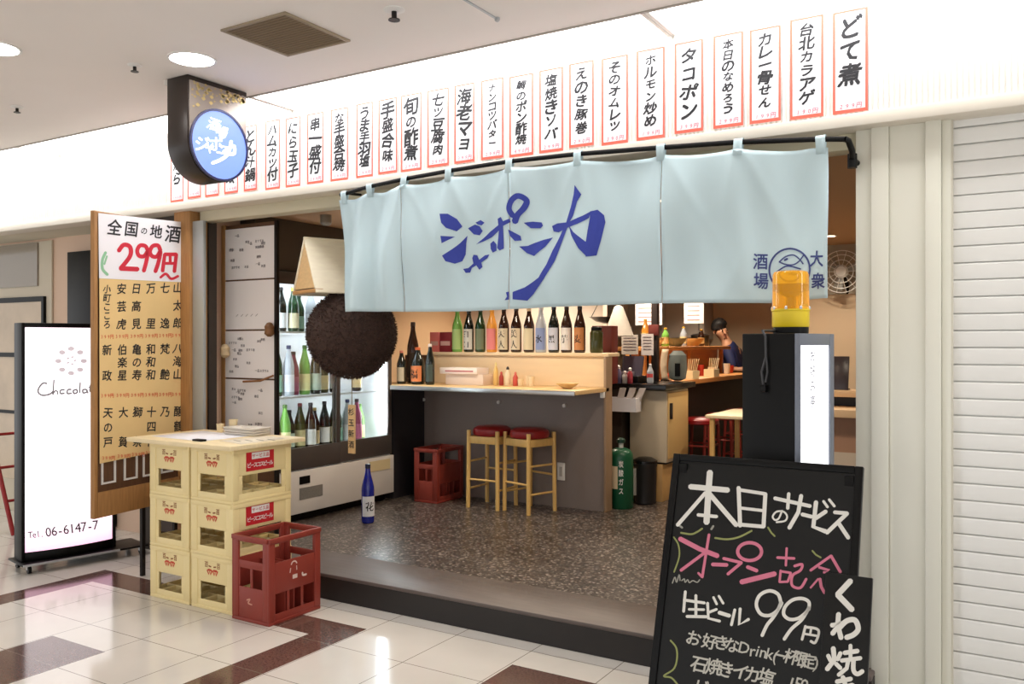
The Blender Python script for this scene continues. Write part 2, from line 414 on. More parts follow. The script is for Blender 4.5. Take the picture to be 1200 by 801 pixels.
o.stroke([(405, -490), (385, -570), (340, -610), (280, -635)], 22, FX); o.stroke([(355, -560), (420, -520), (425, -570), (390, -575)], 22, FX)
o.build('lettering', wl, t, smooth=0)
o = MB(); gold = mat('gold_leaf', (176, 154, 100), .4, .4)
for k in range(80):
    a = random.uniform(3.062, 3.43); hh = .13*(1-(a-3.062)/.37)**1.5+.035
    b = CZ-.035-random.uniform(0, hh); s_ = random.uniform(.006, .016)
    o.flat([(a-s_, b), (a, b-s_*.7), (a+s_, b+.002), (a, b+s_*.8)], lambda p, q: (-3.9092, p, q))
o.build('gold_pattern', gold, t, smooth=0)
o = MB(); nY = Vector((0, 1, 0))
o.text('34', -4.035, 2.765, .07, lambda a, b: (a, 3.0535, b), adv=.042); o.build('number', white_p, t, smooth=0)
MB().box(-4.12, 3.05, CZ-.03, -4.092, 3.13, CZ).build('bracket', mat('bracket_paint', (200, 196, 188), .5), t, bevel=.003)

# ------------------------------------------------------------------ menu slips on the fascia
SL = [(976,1017,14,131,'どて煮'),(926,965,22,135,'台北カラアゲ'),(878.5,915,33,143,'カレー骨せん'),(836,871,39,148,'本日のなめろう'),(790.5,824,49,157,'タコポン'),
      (746,779,57,163,'ホルモン炒め'),(705,736,65,167,'そのオムレツ'),(667,696,0,0,'えのき豚巻'),(632,660,0,0,'塩焼きソバ'),(597,625,0,0,'鯛のポン酢焼'),
      (564,590,0,0,'ナンコツバター'),(532.5,556,0,0,'海老マヨ'),(501,526,0,0,'七ツ豆腐肉'),(470,494,0,0,'旬の酢煮'),(443.5,465.5,0,0,'手盛合味'),
      (417.6,437,0,0,'うま手羽塩'),(387.6,408,0,0,'な手盛合焼'),(360,379,0,0,'串一盛付'),(335,352,0,0,'にら玉子'),(311,328,0,0,'ハムカツ付'),
      (286,301,0,0,'とん汁鍋'),(263,279,0,0,'冷やし奴'),(240.6,256.6,0,0,'枝豆'),(220,235.5,0,0,'漬物'),(200,215,0,0,'おから')]
PR = ['299円','190円','199円','299円','399円','199円','390円','290円','299円','490円','299円','399円','299円','299円','299円','299円','199円','299円','299円','199円','299円','199円','199円','199円','199円']
SY = FY-.003
def LAB_(i, txt):
    if i < 7: return 'red-bordered paper menu slip lettered %s, %s from the shutter end' % (txt, ORD[i+1])
    if i == 24: return 'red-bordered paper menu slip farthest from the shutter, below the hanging sign'
    return 'red-bordered paper menu slip on the fascia, %s from the shutter end' % ORD[i+1]
for i, (a, b, _, _, txt) in enumerate(SL):
    x0 = at(a, 200, SY).x; x1 = at(b, 200, SY).x
    zt = 2.955+random.uniform(-.006, .006); zb = 2.527+random.uniform(-.008, .006)
    if i < 2: zt += .008
    pos = ['rightmost', ] + [ORD[k]+' from the right' for k in range(2, 25)] + ['leftmost']
    t = thing('menu_slip', LAB_(i, txt), 'menu', ((x0+x1)/2, SY, zb), 0, 'paper menu slips on the fascia')
    MB().box(x0, SY, zb, x1, SY+.0025, zt).build('sheet', paper, t)
    o = MB(); w = .010
    for q in ((x0, zb, x1, zb+w*1.5), (x0, zt-w*.8, x1, zt), (x0, zb+w*1.5, x0+w, zt-w*.8), (x1-w, zb+w*1.5, x1, zt-w*.8)):
        o.box(q[0], SY-.0008, q[1], q[2], SY-.0001, q[3])
    o.build('border', orange_red, t)
    n = len(txt); H = zt-zb-.085; ad = min(H/n, .1); cx = (x0+x1)/2; sz_ = min(ad*1.05, .098)
    MB().text(txt, cx, zt-.024-ad*.5, sz_, lambda p, q: (p, SY-.001, q), adv=ad, dx=0, dy=-1, jit=.3, shear=.16, w=min(.098, sz_*1.15), bold=.034).build('lettering', ink, t, smooth=0)
    MB().text(PR[i], cx-.036, zb+.03, .026, lambda p, q: (p, SY-.001, q), adv=.024, shear=.1, jit=.1).build('price', pink_ink, t, smooth=0)

# ------------------------------------------------------------------ shop curtain
NY = 3.80
RODP = [(399,228.5),(431,219),(475,209.5),(527,200),(597,189),(675,180.6),(779,172.6),(863,166.6),(962,163),(990,163)]
rod_pts = [at(px, py, NY) for px, py in RODP]
def rodz(x):
    for p, q in zip(rod_pts, rod_pts[1:]):
        if x <= q.x or q is rod_pts[-1]: return p.z+(q.z-p.z)*(x-p.x)/(q.x-p.x)
t = thing('curtain_rod', 'bowed black rod carrying the pale blue shop curtain', 'rod', tuple(rod_pts[0]))
rp = []
for i in range(40):
    x = rod_pts[0].x+(rod_pts[-1].x-rod_pts[0].x)*i/39; rp.append((x, NY, rodz(x)))
MB().tube(rp, .0115, 10).build('rod', black, t)
e = rod_pts[-1]
o = MB(); o.tube([e, (e.x+.012, NY+.01, e.z-.005), (e.x+.02, NY+.05, e.z-.04), (e.x+.012, NY+.1, e.z-.07), (-.675, 3.957, e.z-.075)], .013, 10)
o.lathe([(.02, -.03), (.02, .03)], e.x+.012, NY+.1, e.z-.075, 12)
o.build('bracket', black, t)
e = rod_pts[0]
MB().tube([e, (e.x-.01, NY+.03, e.z), (e.x-.01, NY+.06, e.z+.02), (e.x-.01, 3.992, e.z+.03)], .008, 8).build('bracket', black, t)

BND = [399.5, 473, 598.5, 776, 970]
TABS = [404, 434, 475, 527, 598, 678, 775, 866, 962]
tabx = [at(p, 200, NY).x for p in TABS]
NB = 1.727
def fold(x, z):
    u = (2.5-z)/.8
    lx = at(473, 300, NY).x
    amp = .036*max(0, min(1, (lx+.05-x)/.3))
    y = amp*math.sin((x-rod_pts[0].x)*27+u*1.2)*(.5+.5*u)
    y += .012*math.sin(x*7.3+1+u)+.009*math.sin(x*15+u*4)*(1-.4*u)+.004*math.sin(x*31-u*6)
    d = min(abs(x-q) for q in tabx)                         # drag folds below each tab
    y -= .016*math.exp(-(d/.05)**2)*max(0, 1-u*1.1)
    y += .010*math.sin(6*(x*.8-z*1.5))
    dd = max(0, 2.46-z)                                     # slanting creases fanning out from the tabs
    for i, q in enumerate(tabx):
        for sg in (-1, 1):
            sl_ = .22+.13*((i*3+sg) % 4)
            y -= .0085*math.exp(-((x-q-sg*sl_*dd)/.022)**2)*math.exp(-dd/(.28+.1*(i % 3)))*min(1, dd*12)
    return y
def topz(x):
    k = 0
    for i, (a, b) in enumerate(zip(tabx, tabx[1:])):
        if a <= x <= b: k = math.sin(PI*(x-a)/(b-a))
    return rodz(x)-.034-.014*k
def botz(x):
    return NB+.008*math.sin(x*3.1+.4)-(.016*max(0, min(1, (x+1.0)/.22))*-1.2)
cloth_m = mat('noren_cloth', (210, 231, 236), .85, spec=.2, bump=.05, bscale=900)
nt = cloth_m.node_tree; pb = nt.nodes['Principled BSDF']; tr = nt.nodes.new('ShaderNodeBsdfTranslucent'); tr.inputs[0].default_value = rgb(214, 236, 240)
mxs = nt.nodes.new('ShaderNodeMixShader'); mxs.inputs[0].default_value = .15
nt.links.new(pb.outputs[0], mxs.inputs[1]); nt.links.new(tr.outputs[0], mxs.inputs[2]); nt.links.new(mxs.outputs[0], nt.nodes['Material Output'].inputs[0])
seam_m = mat('noren_hem', (200, 222, 224), .8)
xc = (rod_pts[0].x+rod_pts[-2].x)/2
nor = thing('shop_curtain', 'pale blue split shop curtain with blue brush lettering over the entrance', 'curtain', (xc, NY, NB))
bx = [at(p, 300, NY).x for p in BND]
for i, (a, b) in enumerate(zip(bx, bx[1:])):
    o = MB(); nx = max(14, int((b-a)/.018)); nz = 34; g = .0018
    a2, b2 = a+(g if i else 0), b-(g if i < 3 else 0)
    vs = []
    for r in range(nz+1):
        for c in range(nx+1):
            x = a2+(b2-a2)*c/nx; zt, zb = topz(x), botz(x); z = zt+(zb-zt)*r/nz
            vs.append((x, NY+fold(x, z), z))
    o.add(vs, [(r*(nx+1)+c, (r+1)*(nx+1)+c, (r+1)*(nx+1)+c+1, r*(nx+1)+c+1) for r in range(nz) for c in range(nx)])
    p = o.build('panel', cloth_m, nor, smooth=180, solid=.0016)
for x in tabx:
    o = MB(); w = .02; zr = rodz(x); loop = []
    for k in range(13):
        th = PI*k/12; loop.append((NY-math.cos(th)*.0155, zr+math.sin(th)*.0155))
    loop = [(NY+fold(x, zr-.05)-.004, zr-.062)]+loop+[(NY+fold(x, zr-.05)+.004, zr-.062)]
    vs = [(x-w, *p) for p in loop]+[(x+w, *p) for p in loop]; n = len(loop)
    o.add(vs, [(k, k+1, n+k+1, n+k) for k in range(n-1)])
    o.build('tab', cloth_m, nor, smooth=60, solid=.0016)
def mn(px, py):
    p = at(px, py, NY); return (p.x, NY+fold(p.x, p.z)-.0032, p.z)
lz = lambda a, b: mn(500+a*.2122, 200-b*.2122)
LOGO = [[(85,240),(130,240),(175,268),(200,308),(170,335),(120,318),(95,290)], [(90,362),(160,365),(95,402)],
 [(222,358),(213,400),(205,460),(185,498),(150,512),(110,500),(95,470),(140,435),(180,400)],
 [(228,318),(262,296),(285,305),(300,330),(285,355),(255,350)], [(265,285),(290,270),(312,285),(295,300),(275,295)],
 [(248,462),(268,465),(278,490),(310,465),(335,460),(325,480),(290,505),(298,530),(280,545),(262,520),(235,535),(225,560),(200,562),(188,540),(215,535),(245,510),(240,480)],
 [(265,405),(340,335),(395,300),(392,265),(412,255),(425,280),(465,265),(470,285),(425,305),(430,430),(400,440),(385,425),(398,330),(350,365)],
 [(340,400),(360,385),(380,405),(380,440),(355,450),(342,430)], [(455,325),(475,335),(520,360),(525,385),(490,388),(465,360)],
 [(540,288),(590,282),(635,285),(642,303),(630,318),(580,318)], [(512,418),(560,415),(640,385),(698,368),(660,420),(600,472),(555,455)],
 [(820,80),(858,132),(835,170),(815,250),(793,290),(772,345),(747,410),(715,500),(660,600),(600,680),(565,718),(487,710),(487,670),(550,645),(630,590),(670,520),(700,440),(735,370),(775,285),(800,200),(815,130)],
 [(692,305),(720,290),(790,285),(860,252),(910,225),(900,262),(840,295),(780,318),(730,340),(700,335)],
 [(905,225),(945,215),(980,245),(988,285),(965,380),(940,468),(885,475),(885,395),(893,330),(905,262)],
 [(790,300),(820,340),(887,395),(890,475),(850,430),(810,360)], [(448,672),(466,668),(466,712),(440,715),(455,695)]]
o = MB()
for q in LOGO: o.flat([(a, -b) for a, b in q], lz, sub=28)
o.stroke([(482,-250),(462,-210),(482,-162),(522,-143),(562,-168),(545,-210),(508,-245),(492,-282)], 30, lz, taper=1.1)
o.build('brush_lettering', blue_ink, nor, smooth=0)
o = MB(); MN = lambda a, b: mn(a, -b)
o.char('大', 957, -303, 17, 20, MN); o.char('衆', 959, -329, 17, 20, MN); o.build('lettering', navy_ink, nor, smooth=0); o = MB(); o.char('酒', 891, -306, 17, 20, MN); o.char('場', 892, -329, 17, 20, MN)
o.build('lettering', navy_ink, nor, smooth=0)
o = MB()
o.stroke([(925+24*math.cos(a), -(316+25*math.sin(a))) for a in [2*PI*k/24 for k in range(25)]], 2.2, MN)
o.stroke([(912.5, -306.5), (920, -300.5), (929, -298.5), (936, -303), (941, -309)], 1.6, MN)
o.stroke([(912.5, -306.5), (920, -309.5), (929, -310), (936, -306), (941, -299)], 1.6, MN)
o.stroke([(919, -304.5), (922, -303)], 2.4, MN); o.stroke([(910, -318), (922, -311.5), (938, -315)], 1.8, MN); o.stroke([(908, -326), (920, -334), (938, -328)], 1.6, MN)
o.build('fish_emblem', navy_ink, nor, smooth=0)

# ------------------------------------------------------------------ chalkboard easel
cb0, cb1 = Vector((0, 2.885, 0)), Vector((0, 3.235, 1.113))
cn = Vector((0, -(cb1.z), .35)).normalized(); cv = (cb1-cb0).normalized(); cl = (cb1-cb0).length
chalk_surface = mat('chalkboard', (13, 13, 12), .4, spec=.3, noise=.12, nscale=3)
white_chalk = mat('white_chalk', (232, 230, 222), .9); pink_chalk = mat('pink_chalk', (216, 124, 148), .9); yel_chalk = mat('green_chalk', (150, 156, 96), .9)
faint_chalk = mat('faint_chalk', (160, 158, 148), .9)
X0, X1 = -1.232, -.530
t = thing('chalkboard_sign', 'large black A-frame chalkboard with white and pink chalk writing', 'sign', ((X0+X1)/2, 3.0, 0))
F = lambda x, s, d=0: Vector((x, cb0.y, 0))+cv*s+cn*d
o = MB().obox(F(X0+.02, .05, -.012), (X1-X0-.04, 0, 0), cv*(cl-.07), cn*.012); o.build('board', chalk_surface, t)
o = MB()
for a, b in ((X0, X0+.028), (X1-.028, X1)): o.obox(F(a, 0, -.02), (b-a, 0, 0), cv*cl, cn*.028)
for a, b in ((.04, .07), (cl-.026, cl)): o.obox(F(X0+.028, a, -.02), (X1-X0-.056, 0, 0), cv*(b-a), cn*.028)
o.build('frame', black, t, bevel=.003)
o = MB()
for x in (X0+.03, X1-.06): MB().obox((x, 3.21, 1.08), (.03, 0, 0), (0, .02, 0), Vector((0, .10, -1.08))).build('rear_leg', black, t)
o.box(X0+.06, 3.26, .45, X1-.06, 3.275, .48); o.build('cross_bar', black, t)
def mc(px, py, off=.0008): return on_plane(px, py, F(0, 0), cn)+cn*off
A = lambda a, b: mc(780+a/5, 540-b/5); B = lambda a, b: mc(760+a*.225, 660-b*.225)
def strokes(name, m, data, M, par):
    o = MB()
    for k, (w, pts) in enumerate(data): o.stroke([(p[0], -p[1]) for p in pts], w, M, smooth=len(pts) > 3)
    return o.build(name, m, par, smooth=0)
T1 = [(36,[(260,65),(250,200),(240,360)]),(32,[(145,150),(365,170)]),(22,[(235,185),(70,375)]),(28,[(260,195),(415,375)]),(20,[(190,315),(300,325)]),
 (24,[(428,155),(437,380)]),(20,[(428,168),(585,192)]),(24,[(585,192),(574,385)]),(18,[(440,275),(570,290)]),(22,[(437,372),(575,384)]),
 (11,[(683,290),(664,335),(642,345),(628,325),(650,297),(690,296),(712,322),(700,350),(650,358)]),
 (22,[(640,218),(848,264)]),(20,[(722,190),(716,278)]),(24,[(795,202),(778,300),(725,392)]),(22,[(800,312),(856,326)]),
 (26,[(882,240),(866,385),(938,412)]),(24,[(880,335),(940,295)]),(16,[(925,235),(950,270)]),(16,[(958,225),(990,265)]),
 (22,[(990,300),(1065,306)]),(24,[(1065,306),(945,420)]),(24,[(1015,365),(1072,450)])]
T2 = [(28,[(85,455),(200,515),(305,555)]),(16,[(255,430),(215,680)]),(14,[(215,680),(192,655)]),(18,[(225,540),(90,640)]),(22,[(275,605),(360,608)]),
 (18,[(340,570),(445,595)]),(18,[(445,595),(365,662)]),(20,[(493+70*math.cos(a), 530+52*math.sin(a)) for a in [2*PI*k/16 for k in range(17)]]),
 (22,[(480,620),(535,642)]),(30,[(445,708),(640,660)]),
 (16,[(655,565),(755,570)]),(14,[(710,510),(705,612)]),(14,[(675,640),(668,708)]),(14,[(668,708),(716,706)]),(14,[(716,706),(735,655)]),(14,[(675,645),(735,655)]),
 (16,[(755,615),(800,605),(790,640),(745,670),(742,728),(790,742),(825,690)]),
 (16,[(850,640),(970,555)]),(18,[(970,555),(1025,650)]),(16,[(900,622),(960,640),(928,652)]),(12,[(895,690),(850,742)]),(18,[(905,690),(912,735),(932,772)])]
T3 = [(11,[(90,420),(150,428),(185,415),(215,395)]),(11,[(290,450),(360,458),(430,445),(505,408)]),(10,[(600,388),(620,420),(640,440)]),(10,[(860,525),(880,548),(910,565)]),
      (9,[(48,445),(75,490),(80,560),(50,650)])]
T4 = [(12,[(98,390),(78,376)]),(12,[(280,380),(268,400)]),(7,[(40,715),(55,680),(65,710),(80,665),(85,700)]),(7,[(95,700),(110,690),(115,710),(130,695),(140,712),(160,700),(185,710),(200,695)])]
T5 = [(15,[(192,145),(183,250)]),(15,[(185,190),(292,205)]),(15,[(247,165),(247,276)]),(13,[(210,238),(290,240)]),(16,[(200,275),(302,277)]),
 (15,[(308,205),(312,285),(372,300)]),(14,[(312,255),(355,238)]),(13,[(338,175),(356,212)]),(13,[(366,168),(390,208)]),(20,[(368,255),(422,272)]),
 (15,[(450,240),(432,320)]),(16,[(478,235),(472,318),(522,290)]),
 (18,[(690,205),(675,160),(630,142),(580,165),(562,215),(585,262),(630,270),(670,245),(690,205),(690,215),(650,280),(618,320),(592,375)]),
 (18,[(835,240),(835,200),(800,182),(750,190),(712,225),(705,265),(735,290),(780,285),(820,255),(838,225),(800,290),(745,340),(707,394)]),
 (14,[(818,325),(800,396)]),(14,[(815,330),(885,346),(870,410),(845,404)]),(12,[(848,336),(842,370)]),(12,[(808,365),(876,376)])]
T6 = [(9,[(115,400),(145,440),(148,500),(130,550),(80,585),(120,595),(160,640)])]
strokes('white_writing', white_chalk, T1, A, t); strokes('pink_writing', pink_chalk, T2, A, t); [strokes('chalk_line', yel_chalk, [q], A, t) for q in T3]
[strokes('scribble', faint_chalk, q, A, t) for q in (T4[:1], T4[1:2], T4[2:])]; strokes('price_writing', white_chalk, T5, B, t); strokes('chalk_line', yel_chalk, T6, B, t)
o = MB(); sl = -.205
def line(txt, x, y, size, adv, M):
    o = MB()
    for i, ch in enumerate(txt): o.char(ch, x+adv[i], -(y+adv[i]*.205)+random.uniform(-4, 4), size, size, M, sl+random.uniform(-.1, .1))
    o.build('lettering', mat('grey_chalk', (196, 194, 184), .9), t, smooth=0)
line('お好きなDrink(一杯限定)', 235, 385, 84, [0,85,145,200,265,310,335,365,400,430,470,510,555,600,640], B)
line('石焼きイカ塩150', 265, 520, 92, [0,75,140,215,275,350,480,515,548], B)
line('ビール', 275, 640, 80, [0,110,190], B)

xa = on_plane(966, 700, F(0, 0, .03), cn).x; xb = on_plane(1021.5, 700, F(0, 0, .03), cn).x; st = (on_plane(1000, 674, F(0, 0, .034), cn)-F(0, 0, .034)).z/cv.z
t = thing('chalkboard_strip', 'narrow black chalkboard strip leaning against the large chalkboard beside the pillar', 'sign', ((xa+xb)/2, 2.95, 0))
MB().obox(F(xa, .0, .012), (xb-xa, 0, 0), cv*st, cn*.018).build('board', mat('chalkboard_strip', (13, 13, 12), .4, spec=.3), t, bevel=.002)
D = lambda a, b: on_plane(760+a*.225, 660-b*.225, F(0, 0, .0312), cn)
T7 = [(30,[(1052,90),(985,162)]),(30,[(985,162),(1060,240)]),
 (26,[(990,262),(985,320),(1003,388)]),(26,[(955,322),(1005,300),(958,365)]),(28,[(985,345),(1030,300),(1075,295),(1092,340),(1068,370),(1030,385)]),
 (26,[(962,440),(968,500),(930,550)]),(22,[(935,478),(948,505)]),(22,[(1000,465),(985,500)]),(22,[(975,520),(1000,545)]),(24,[(1020,465),(1090,455)]),(20,[(1052,425),(1052,500)]),(22,[(1005,505),(1105,492)]),
 (22,[(1040,505),(1032,545),(990,580)]),(24,[(1068,500),(1068,555),(1088,575),(1115,560)]),
 (24,[(980,615),(1055,600)]),(24,[(985,650),(1065,632)]),(24,[(1012,590),(1045,690)]),(24,[(985,700),(1010,730),(1055,735)])]
strokes('white_writing', white_chalk, T7, D, t)

# ------------------------------------------------------------------ lit stand sign with the beacon
al = math.radians(10); U = Vector((math.sin(al), math.cos(al), 0)); V = Vector((-math.cos(al), math.sin(al), 0)); A0 = Vector((-.780, 3.375, 0)); LB, TB, HB = .34, .239, 1.586
c0 = A0+U*LB/2+V*TB/2
t = thing('light_box_sign', 'tall black floor sign with white lit side under the yellow beacon', 'sign', tuple(c0))
MB().obox(A0+V*.022+Vector((0,0,.03)), U*LB, V*(TB-.022), (0, 0, HB-.03)).build('case', black, t, bevel=.004)
o = MB(); gm = mat('grey_frame', (120, 126, 138), .4, .4)
for a, b, z0, z1 in ((0, .008, .03, HB), (LB-.045, LB, .03, HB), (.008, LB-.045, HB-.045, HB), (.008, LB-.045, .03, .1)): o.obox(A0+U*a+Vector((0,0,z0)), U*(b-a), V*.022, (0, 0, z1-z0))
o.build('frame', gm, t, bevel=.002)
MB().obox(A0+U*.009+V*.006+Vector((0,0,.101)), U*(LB-.055), V*.014, (0, 0, HB-.147)).build('lit_panel', mat('lit_panel', (250, 250, 255), .4, emit=(248, 250, 255), es=SIGN_E), t)
o = MB()
nl = -V; p0 = A0+U*.12
for i, ch in enumerate('お好み亭'): o.char(ch, 0, 1.50-i*.06, .05, .05, lambda a, b: A0+U*(.13+a)+V*.0045+Vector((0,0,b)))
o.build('lettering', mat('grey_ink', (150, 150, 156), .7), t, smooth=0)
for a in (.03, LB-.05):
    for b in (.03, TB-.05): MB().obox(A0+U*a+V*b, U*.03, V*.03, (0, 0, .031)).build('foot', black, t)

bc = A0+U*.20+V*.125
t = thing('warning_beacon', 'yellow rotating warning beacon on top of the black floor sign', 'beacon', (bc.x, bc.y, HB))
MB().lathe([(.066, 0), (.07, .004), (.07, .026), (.06, .03)], bc.x, bc.y, HB+.0005, 32).build('rubber_base', black, t)
MB().lathe([(.071, .028), (.073, .032), (.073, .092), (.076, .094), (.076, .101)], bc.x, bc.y, HB, 36).build('body', mat('beacon_yellow', (236, 206, 24), .35), t)
amber = mat('amber_lens', (255, 196, 40), .1, trans=.7, emit=(255, 170, 16), es=.14)
MB().lathe([(.0745, .1015), (.0755, .104), (.0725, .112), (.071, .24), (.066, .252), (.05, .257), (.0005, .258)], bc.x, bc.y, HB, 40).build('lens', amber, t)
o = MB().tube([(bc.x, bc.y, HB+.10), (bc.x, bc.y, HB+.15)], .012, 10)
o.lathe([(.006, .0), (.045, .03), (.05, .06), (.046, .06), (.004, .006)], bc.x, bc.y, HB+.14, 20)
o.build('reflector', mat('reflector', (120, 50, 16), .3, .4), t)
o = MB()
for k in range(8):
    a = 2*PI*k/8; o.lathe([(.006, .0), (.006, .01), (.003, .013)], bc.x+.074*math.cos(a), bc.y+.074*math.sin(a), HB+.099, 8)
o.build('screw', steel, t)
p = [Vector((bc.x-.05, bc.y-.05, HB+.012)), A0+V*.15-U*.005+Vector((0,0,HB+.012)), A0+V*.135-U*.012+Vector((0,0,HB-.01)), A0+V*.133-U*.012+Vector((0,0,HB-.09)), A0+V*.15-U*.014+Vector((0,0,HB-.15)), A0+V*.143-U*.014+Vector((0,0,HB-.2))]
MB().tube(p, .0045, 8).build('cable', mat('cable_grey', (60, 60, 62), .5), t)
q = A0+V*.13-U*.014
o = MB().tube([q+Vector((0,0,HB-.09)), q-V*.004+Vector((0,0,HB-.15)), q+V*.004+Vector((0,0,HB-.19))], .0035, 8)
MB().box(p[-1].x-.012, p[-1].y-.012, p[-1].z-.028, p[-1].x+.012, p[-1].y+.012, p[-1].z).build('plug', black, t, bevel=.003)
o.build('cable_loop', MATS['cable_grey'], t)

# ------------------------------------------------------------------ sake menu board beside the post
BA, BB = Vector((-5.008, 3.205, 0)), Vector((-5.137, 3.947, 0)); bu = (BB-BA).normalized(); bn = Vector((bu.y, -bu.x, 0)); BW = (BB-BA).length
if bn.dot(-BA) < 0: bn = -bn
def mbd(px, py, off=.0): return on_plane(px, py, BA, bn)+bn*off
ZT, ZB = 2.372, .455
t = thing('sake_menu_board', 'tall wooden board with white 299 yen poster and yellow sake list', 'sign', tuple(BA+bu*BW*.5))
BP = lambda s, z, d=0: BA+bu*s+Vector((0, 0, z))+bn*d
o = MB().obox(BP(0, ZB, -.03), bu*.028, bn*.034, (0, 0, ZT-ZB)); o.obox(BP(BW-.03, ZB, -.03), bu*.03, bn*.034, (0, 0, ZT-ZB))
o.obox(BP(.028, ZT-.03, -.03), bu*(BW-.058), bn*.034, (0, 0, .03)); o.obox(BP(.028, ZB, -.03), bu*(BW-.058), bn*.034, (0, 0, .16))
o.build('frame', woodv, t, bevel=.003)
MB().obox(BP(.028, ZB+.16, -.025), bu*(BW-.058), bn*.018, (0, 0, ZT-ZB-.19)).build('back_panel', brownw, t)
o = MB()
for s in (.06, .24, .40, .56):
    for z0, z1, a, b in ((.66, .86, 0, .012), (.66, .86, .10, .112), (.66, .672, .012, .10)): o.obox(BP(s+a, z0, -.006), bu*(b-a), bn*.008, (0, 0, z1-z0))
o.build('lattice', white_p, t)
o = MB()
for s in (.40, BW-.06): MB().obox(BP(s, 0, -.03), bu*.03, bn*.02, (0, 0, ZB)).build('leg', darkmetal, t)
ypaper = mat('yellow_poster', (238, 204, 142), .75, noise=.04, nscale=3)
def quad(mb, pts, off, th=.0015):
    v = [mbd(*p, off) for p in pts]; return mb.add(v+[q-bn*th for q in v], [(0,1,2,3),(7,6,5,4),(0,4,5,1),(1,5,6,2),(2,6,7,3),(3,7,4,0)])
yp = quad(MB(), [(115.5,326),(116,543),(212,523),(210,329)], .0065).build('yellow_list', ypaper, t, smooth=0)
wp = quad(MB(), [(114,249.5),(115,326),(211.5,330.5),(211,260)], .009).build('white_poster', paper, t, smooth=0)
Z2 = lambda a, b: mbd(100+a*.2122, 230-b*.2122, .0105)
o = MB()
for ch, x, y, s in (('全',155,172,92),('国',248,180,88),('の',318,190,44),('地',385,195,78),('酒',478,208,100)): o.char(ch, x, -y, s*.9, s, Z2, -.12, .0)
o.build('title_lettering', mat('dark_ink', (44, 44, 50), .7), wp, smooth=0, local=False) if False else None
def child2(o, name, m):                               # a sub-part: coordinates in the board's frame
    q = o.build(name, m, t, smooth=0); return q
q = child2(o, 'title_lettering', mat('dark_ink', (44, 44, 50), .7)); q.parent = wp
o = MB()
for w, pts in ((24,[(178,300),(205,268),(240,280),(240,330),(188,398)]),(26,[(188,398),(282,402)]),
   (22,[(338,300),(325,275),(295,272),(280,300),(290,328),(318,330),(338,305),(330,360),(316,412)]),
   (22,[(408,300),(395,272),(365,275),(350,305),(362,330),(388,332),(408,305),(398,360),(380,415)]),
   (20,[(432,320),(420,412)]),(20,[(432,320),(496,320)]),(20,[(496,320),(485,415)]),(16,[(462,322),(462,370)]),(16,[(428,370),(490,370)]),
   (14,[(408,448),(438,428),(468,455),(506,440)])):
    o.stroke([(a, -b) for a, b in pts], w, Z2, smooth=len(pts) > 3)
q = child2(o, 'price_lettering', red_ink); q.parent = wp
o = MB(); o.stroke([(105,-310),(88,-350),(88,-400),(115,-432)], 16, Z2); o.stroke([(112,-330),(98,-375)], 10, Z2)
q = child2(o, 'leaf_drawing', mat('green_ink', (150, 200, 160), .7)); q.parent = wp
Z3 = lambda a, b: mbd(110+a*115/384, 320-b*240/801, .0075)
o = MB(); r_ = MB()
rows = [[(48,'小町こころ'),(105,'安芸虎'),(163,'日高見'),(220,'万里'),(275,'七逸'),(325,'山太郎')],
        [(48,'新政'),(108,'伯楽星'),(165,'亀の寿'),(220,'和和和'),(275,'梵艶'),(325,'八海山')],
        [(52,'天の戸'),(112,'大賀'),(168,'獅祭'),(222,'十四代'),(277,'乃野'),(328,'醸鶴雪')]]
for ri, row in enumerate(rows):
    y0, y1 = [(62, 200), (300, 400), (545, 660)][ri]
    for x, txt in row:
        for i, ch in enumerate(txt):
            yy = y0+(y1-y0)*(i/(len(txt)-1))-(x-48)*.02
            sz_ = 42 if len(txt) < 4 else 34
            o.char(ch, x, -yy, sz_*.92, sz_*1.05, Z3, random.uniform(-.1, .1), .1)
        q = child2(o, 'lettering', ink); q.parent = yp; o = MB()
        for k in range(4): r_.char('399円'[k], x-20+k*13, -([248, 478, 722][ri]-(x-48)*(.02 if ri < 2 else .12)), 15, 19, Z3)
q = child2(r_, 'red_prices', mat('list_red', (226, 96, 62), .7)); q.parent = yp

# ------------------------------------------------------------------ lit lightbox sign of the next shop
CA, CBv = Vector((-5.87, 3.228, 0)), Vector((-5.745, 3.84, 0)); cu = (CBv-CA).normalized(); cnn = Vector((cu.y, -cu.x, 0)); CW = (CBv-CA).length
Z0, Z1 = .13, 1.686
t = thing('light_box_sign', 'white lit floor sign on castors with pink edges and a phone number', 'sign', tuple(CA+cu*CW*.5-cnn*.06))
CP = lambda s, z, d=0: CA+cu*s+Vector((0, 0, z))+cnn*d
def bulge(s): k = max(0, min(1, s/CW)); return .045*(1-(2*k-1)**2)
o = MB(); o.obox(CP(0, .07, -.13), cu*.022, cnn*.15, (0, 0, Z1-.07)); o.obox(CP(CW-.022, .07, -.13), cu*.022, cnn*.15, (0, 0, Z1-.07))
o.obox(CP(.022, .07, -.13), cu*(CW-.044), cnn*.02, (0, 0, Z1-.07))
for z0, z1 in ((.07, Z0), (Z1-.03, Z1)):
    poly = [(.022, -.11)]+[(.022+(CW-.044)*k/14, bulge(.022+(CW-.044)*k/14)+.004) for k in range(15)]+[(CW-.022, -.11)]
    o.prism(poly, lambda a, b: CP(a, z0, b), (0, 0, z1-z0))
o.build('case', black, t, bevel=.003)
pm = bpy.data.materials.new('lit_acrylic'); pm.use_nodes = True; nt = pm.node_tree; pb = nt.nodes['Principled BSDF']
geo = nt.nodes.new('ShaderNodeNewGeometry'); sp = nt.nodes.new('ShaderNodeSeparateXYZ'); rp_ = nt.nodes.new('ShaderNodeValToRGB'); mr = nt.nodes.new('ShaderNodeMapRange')
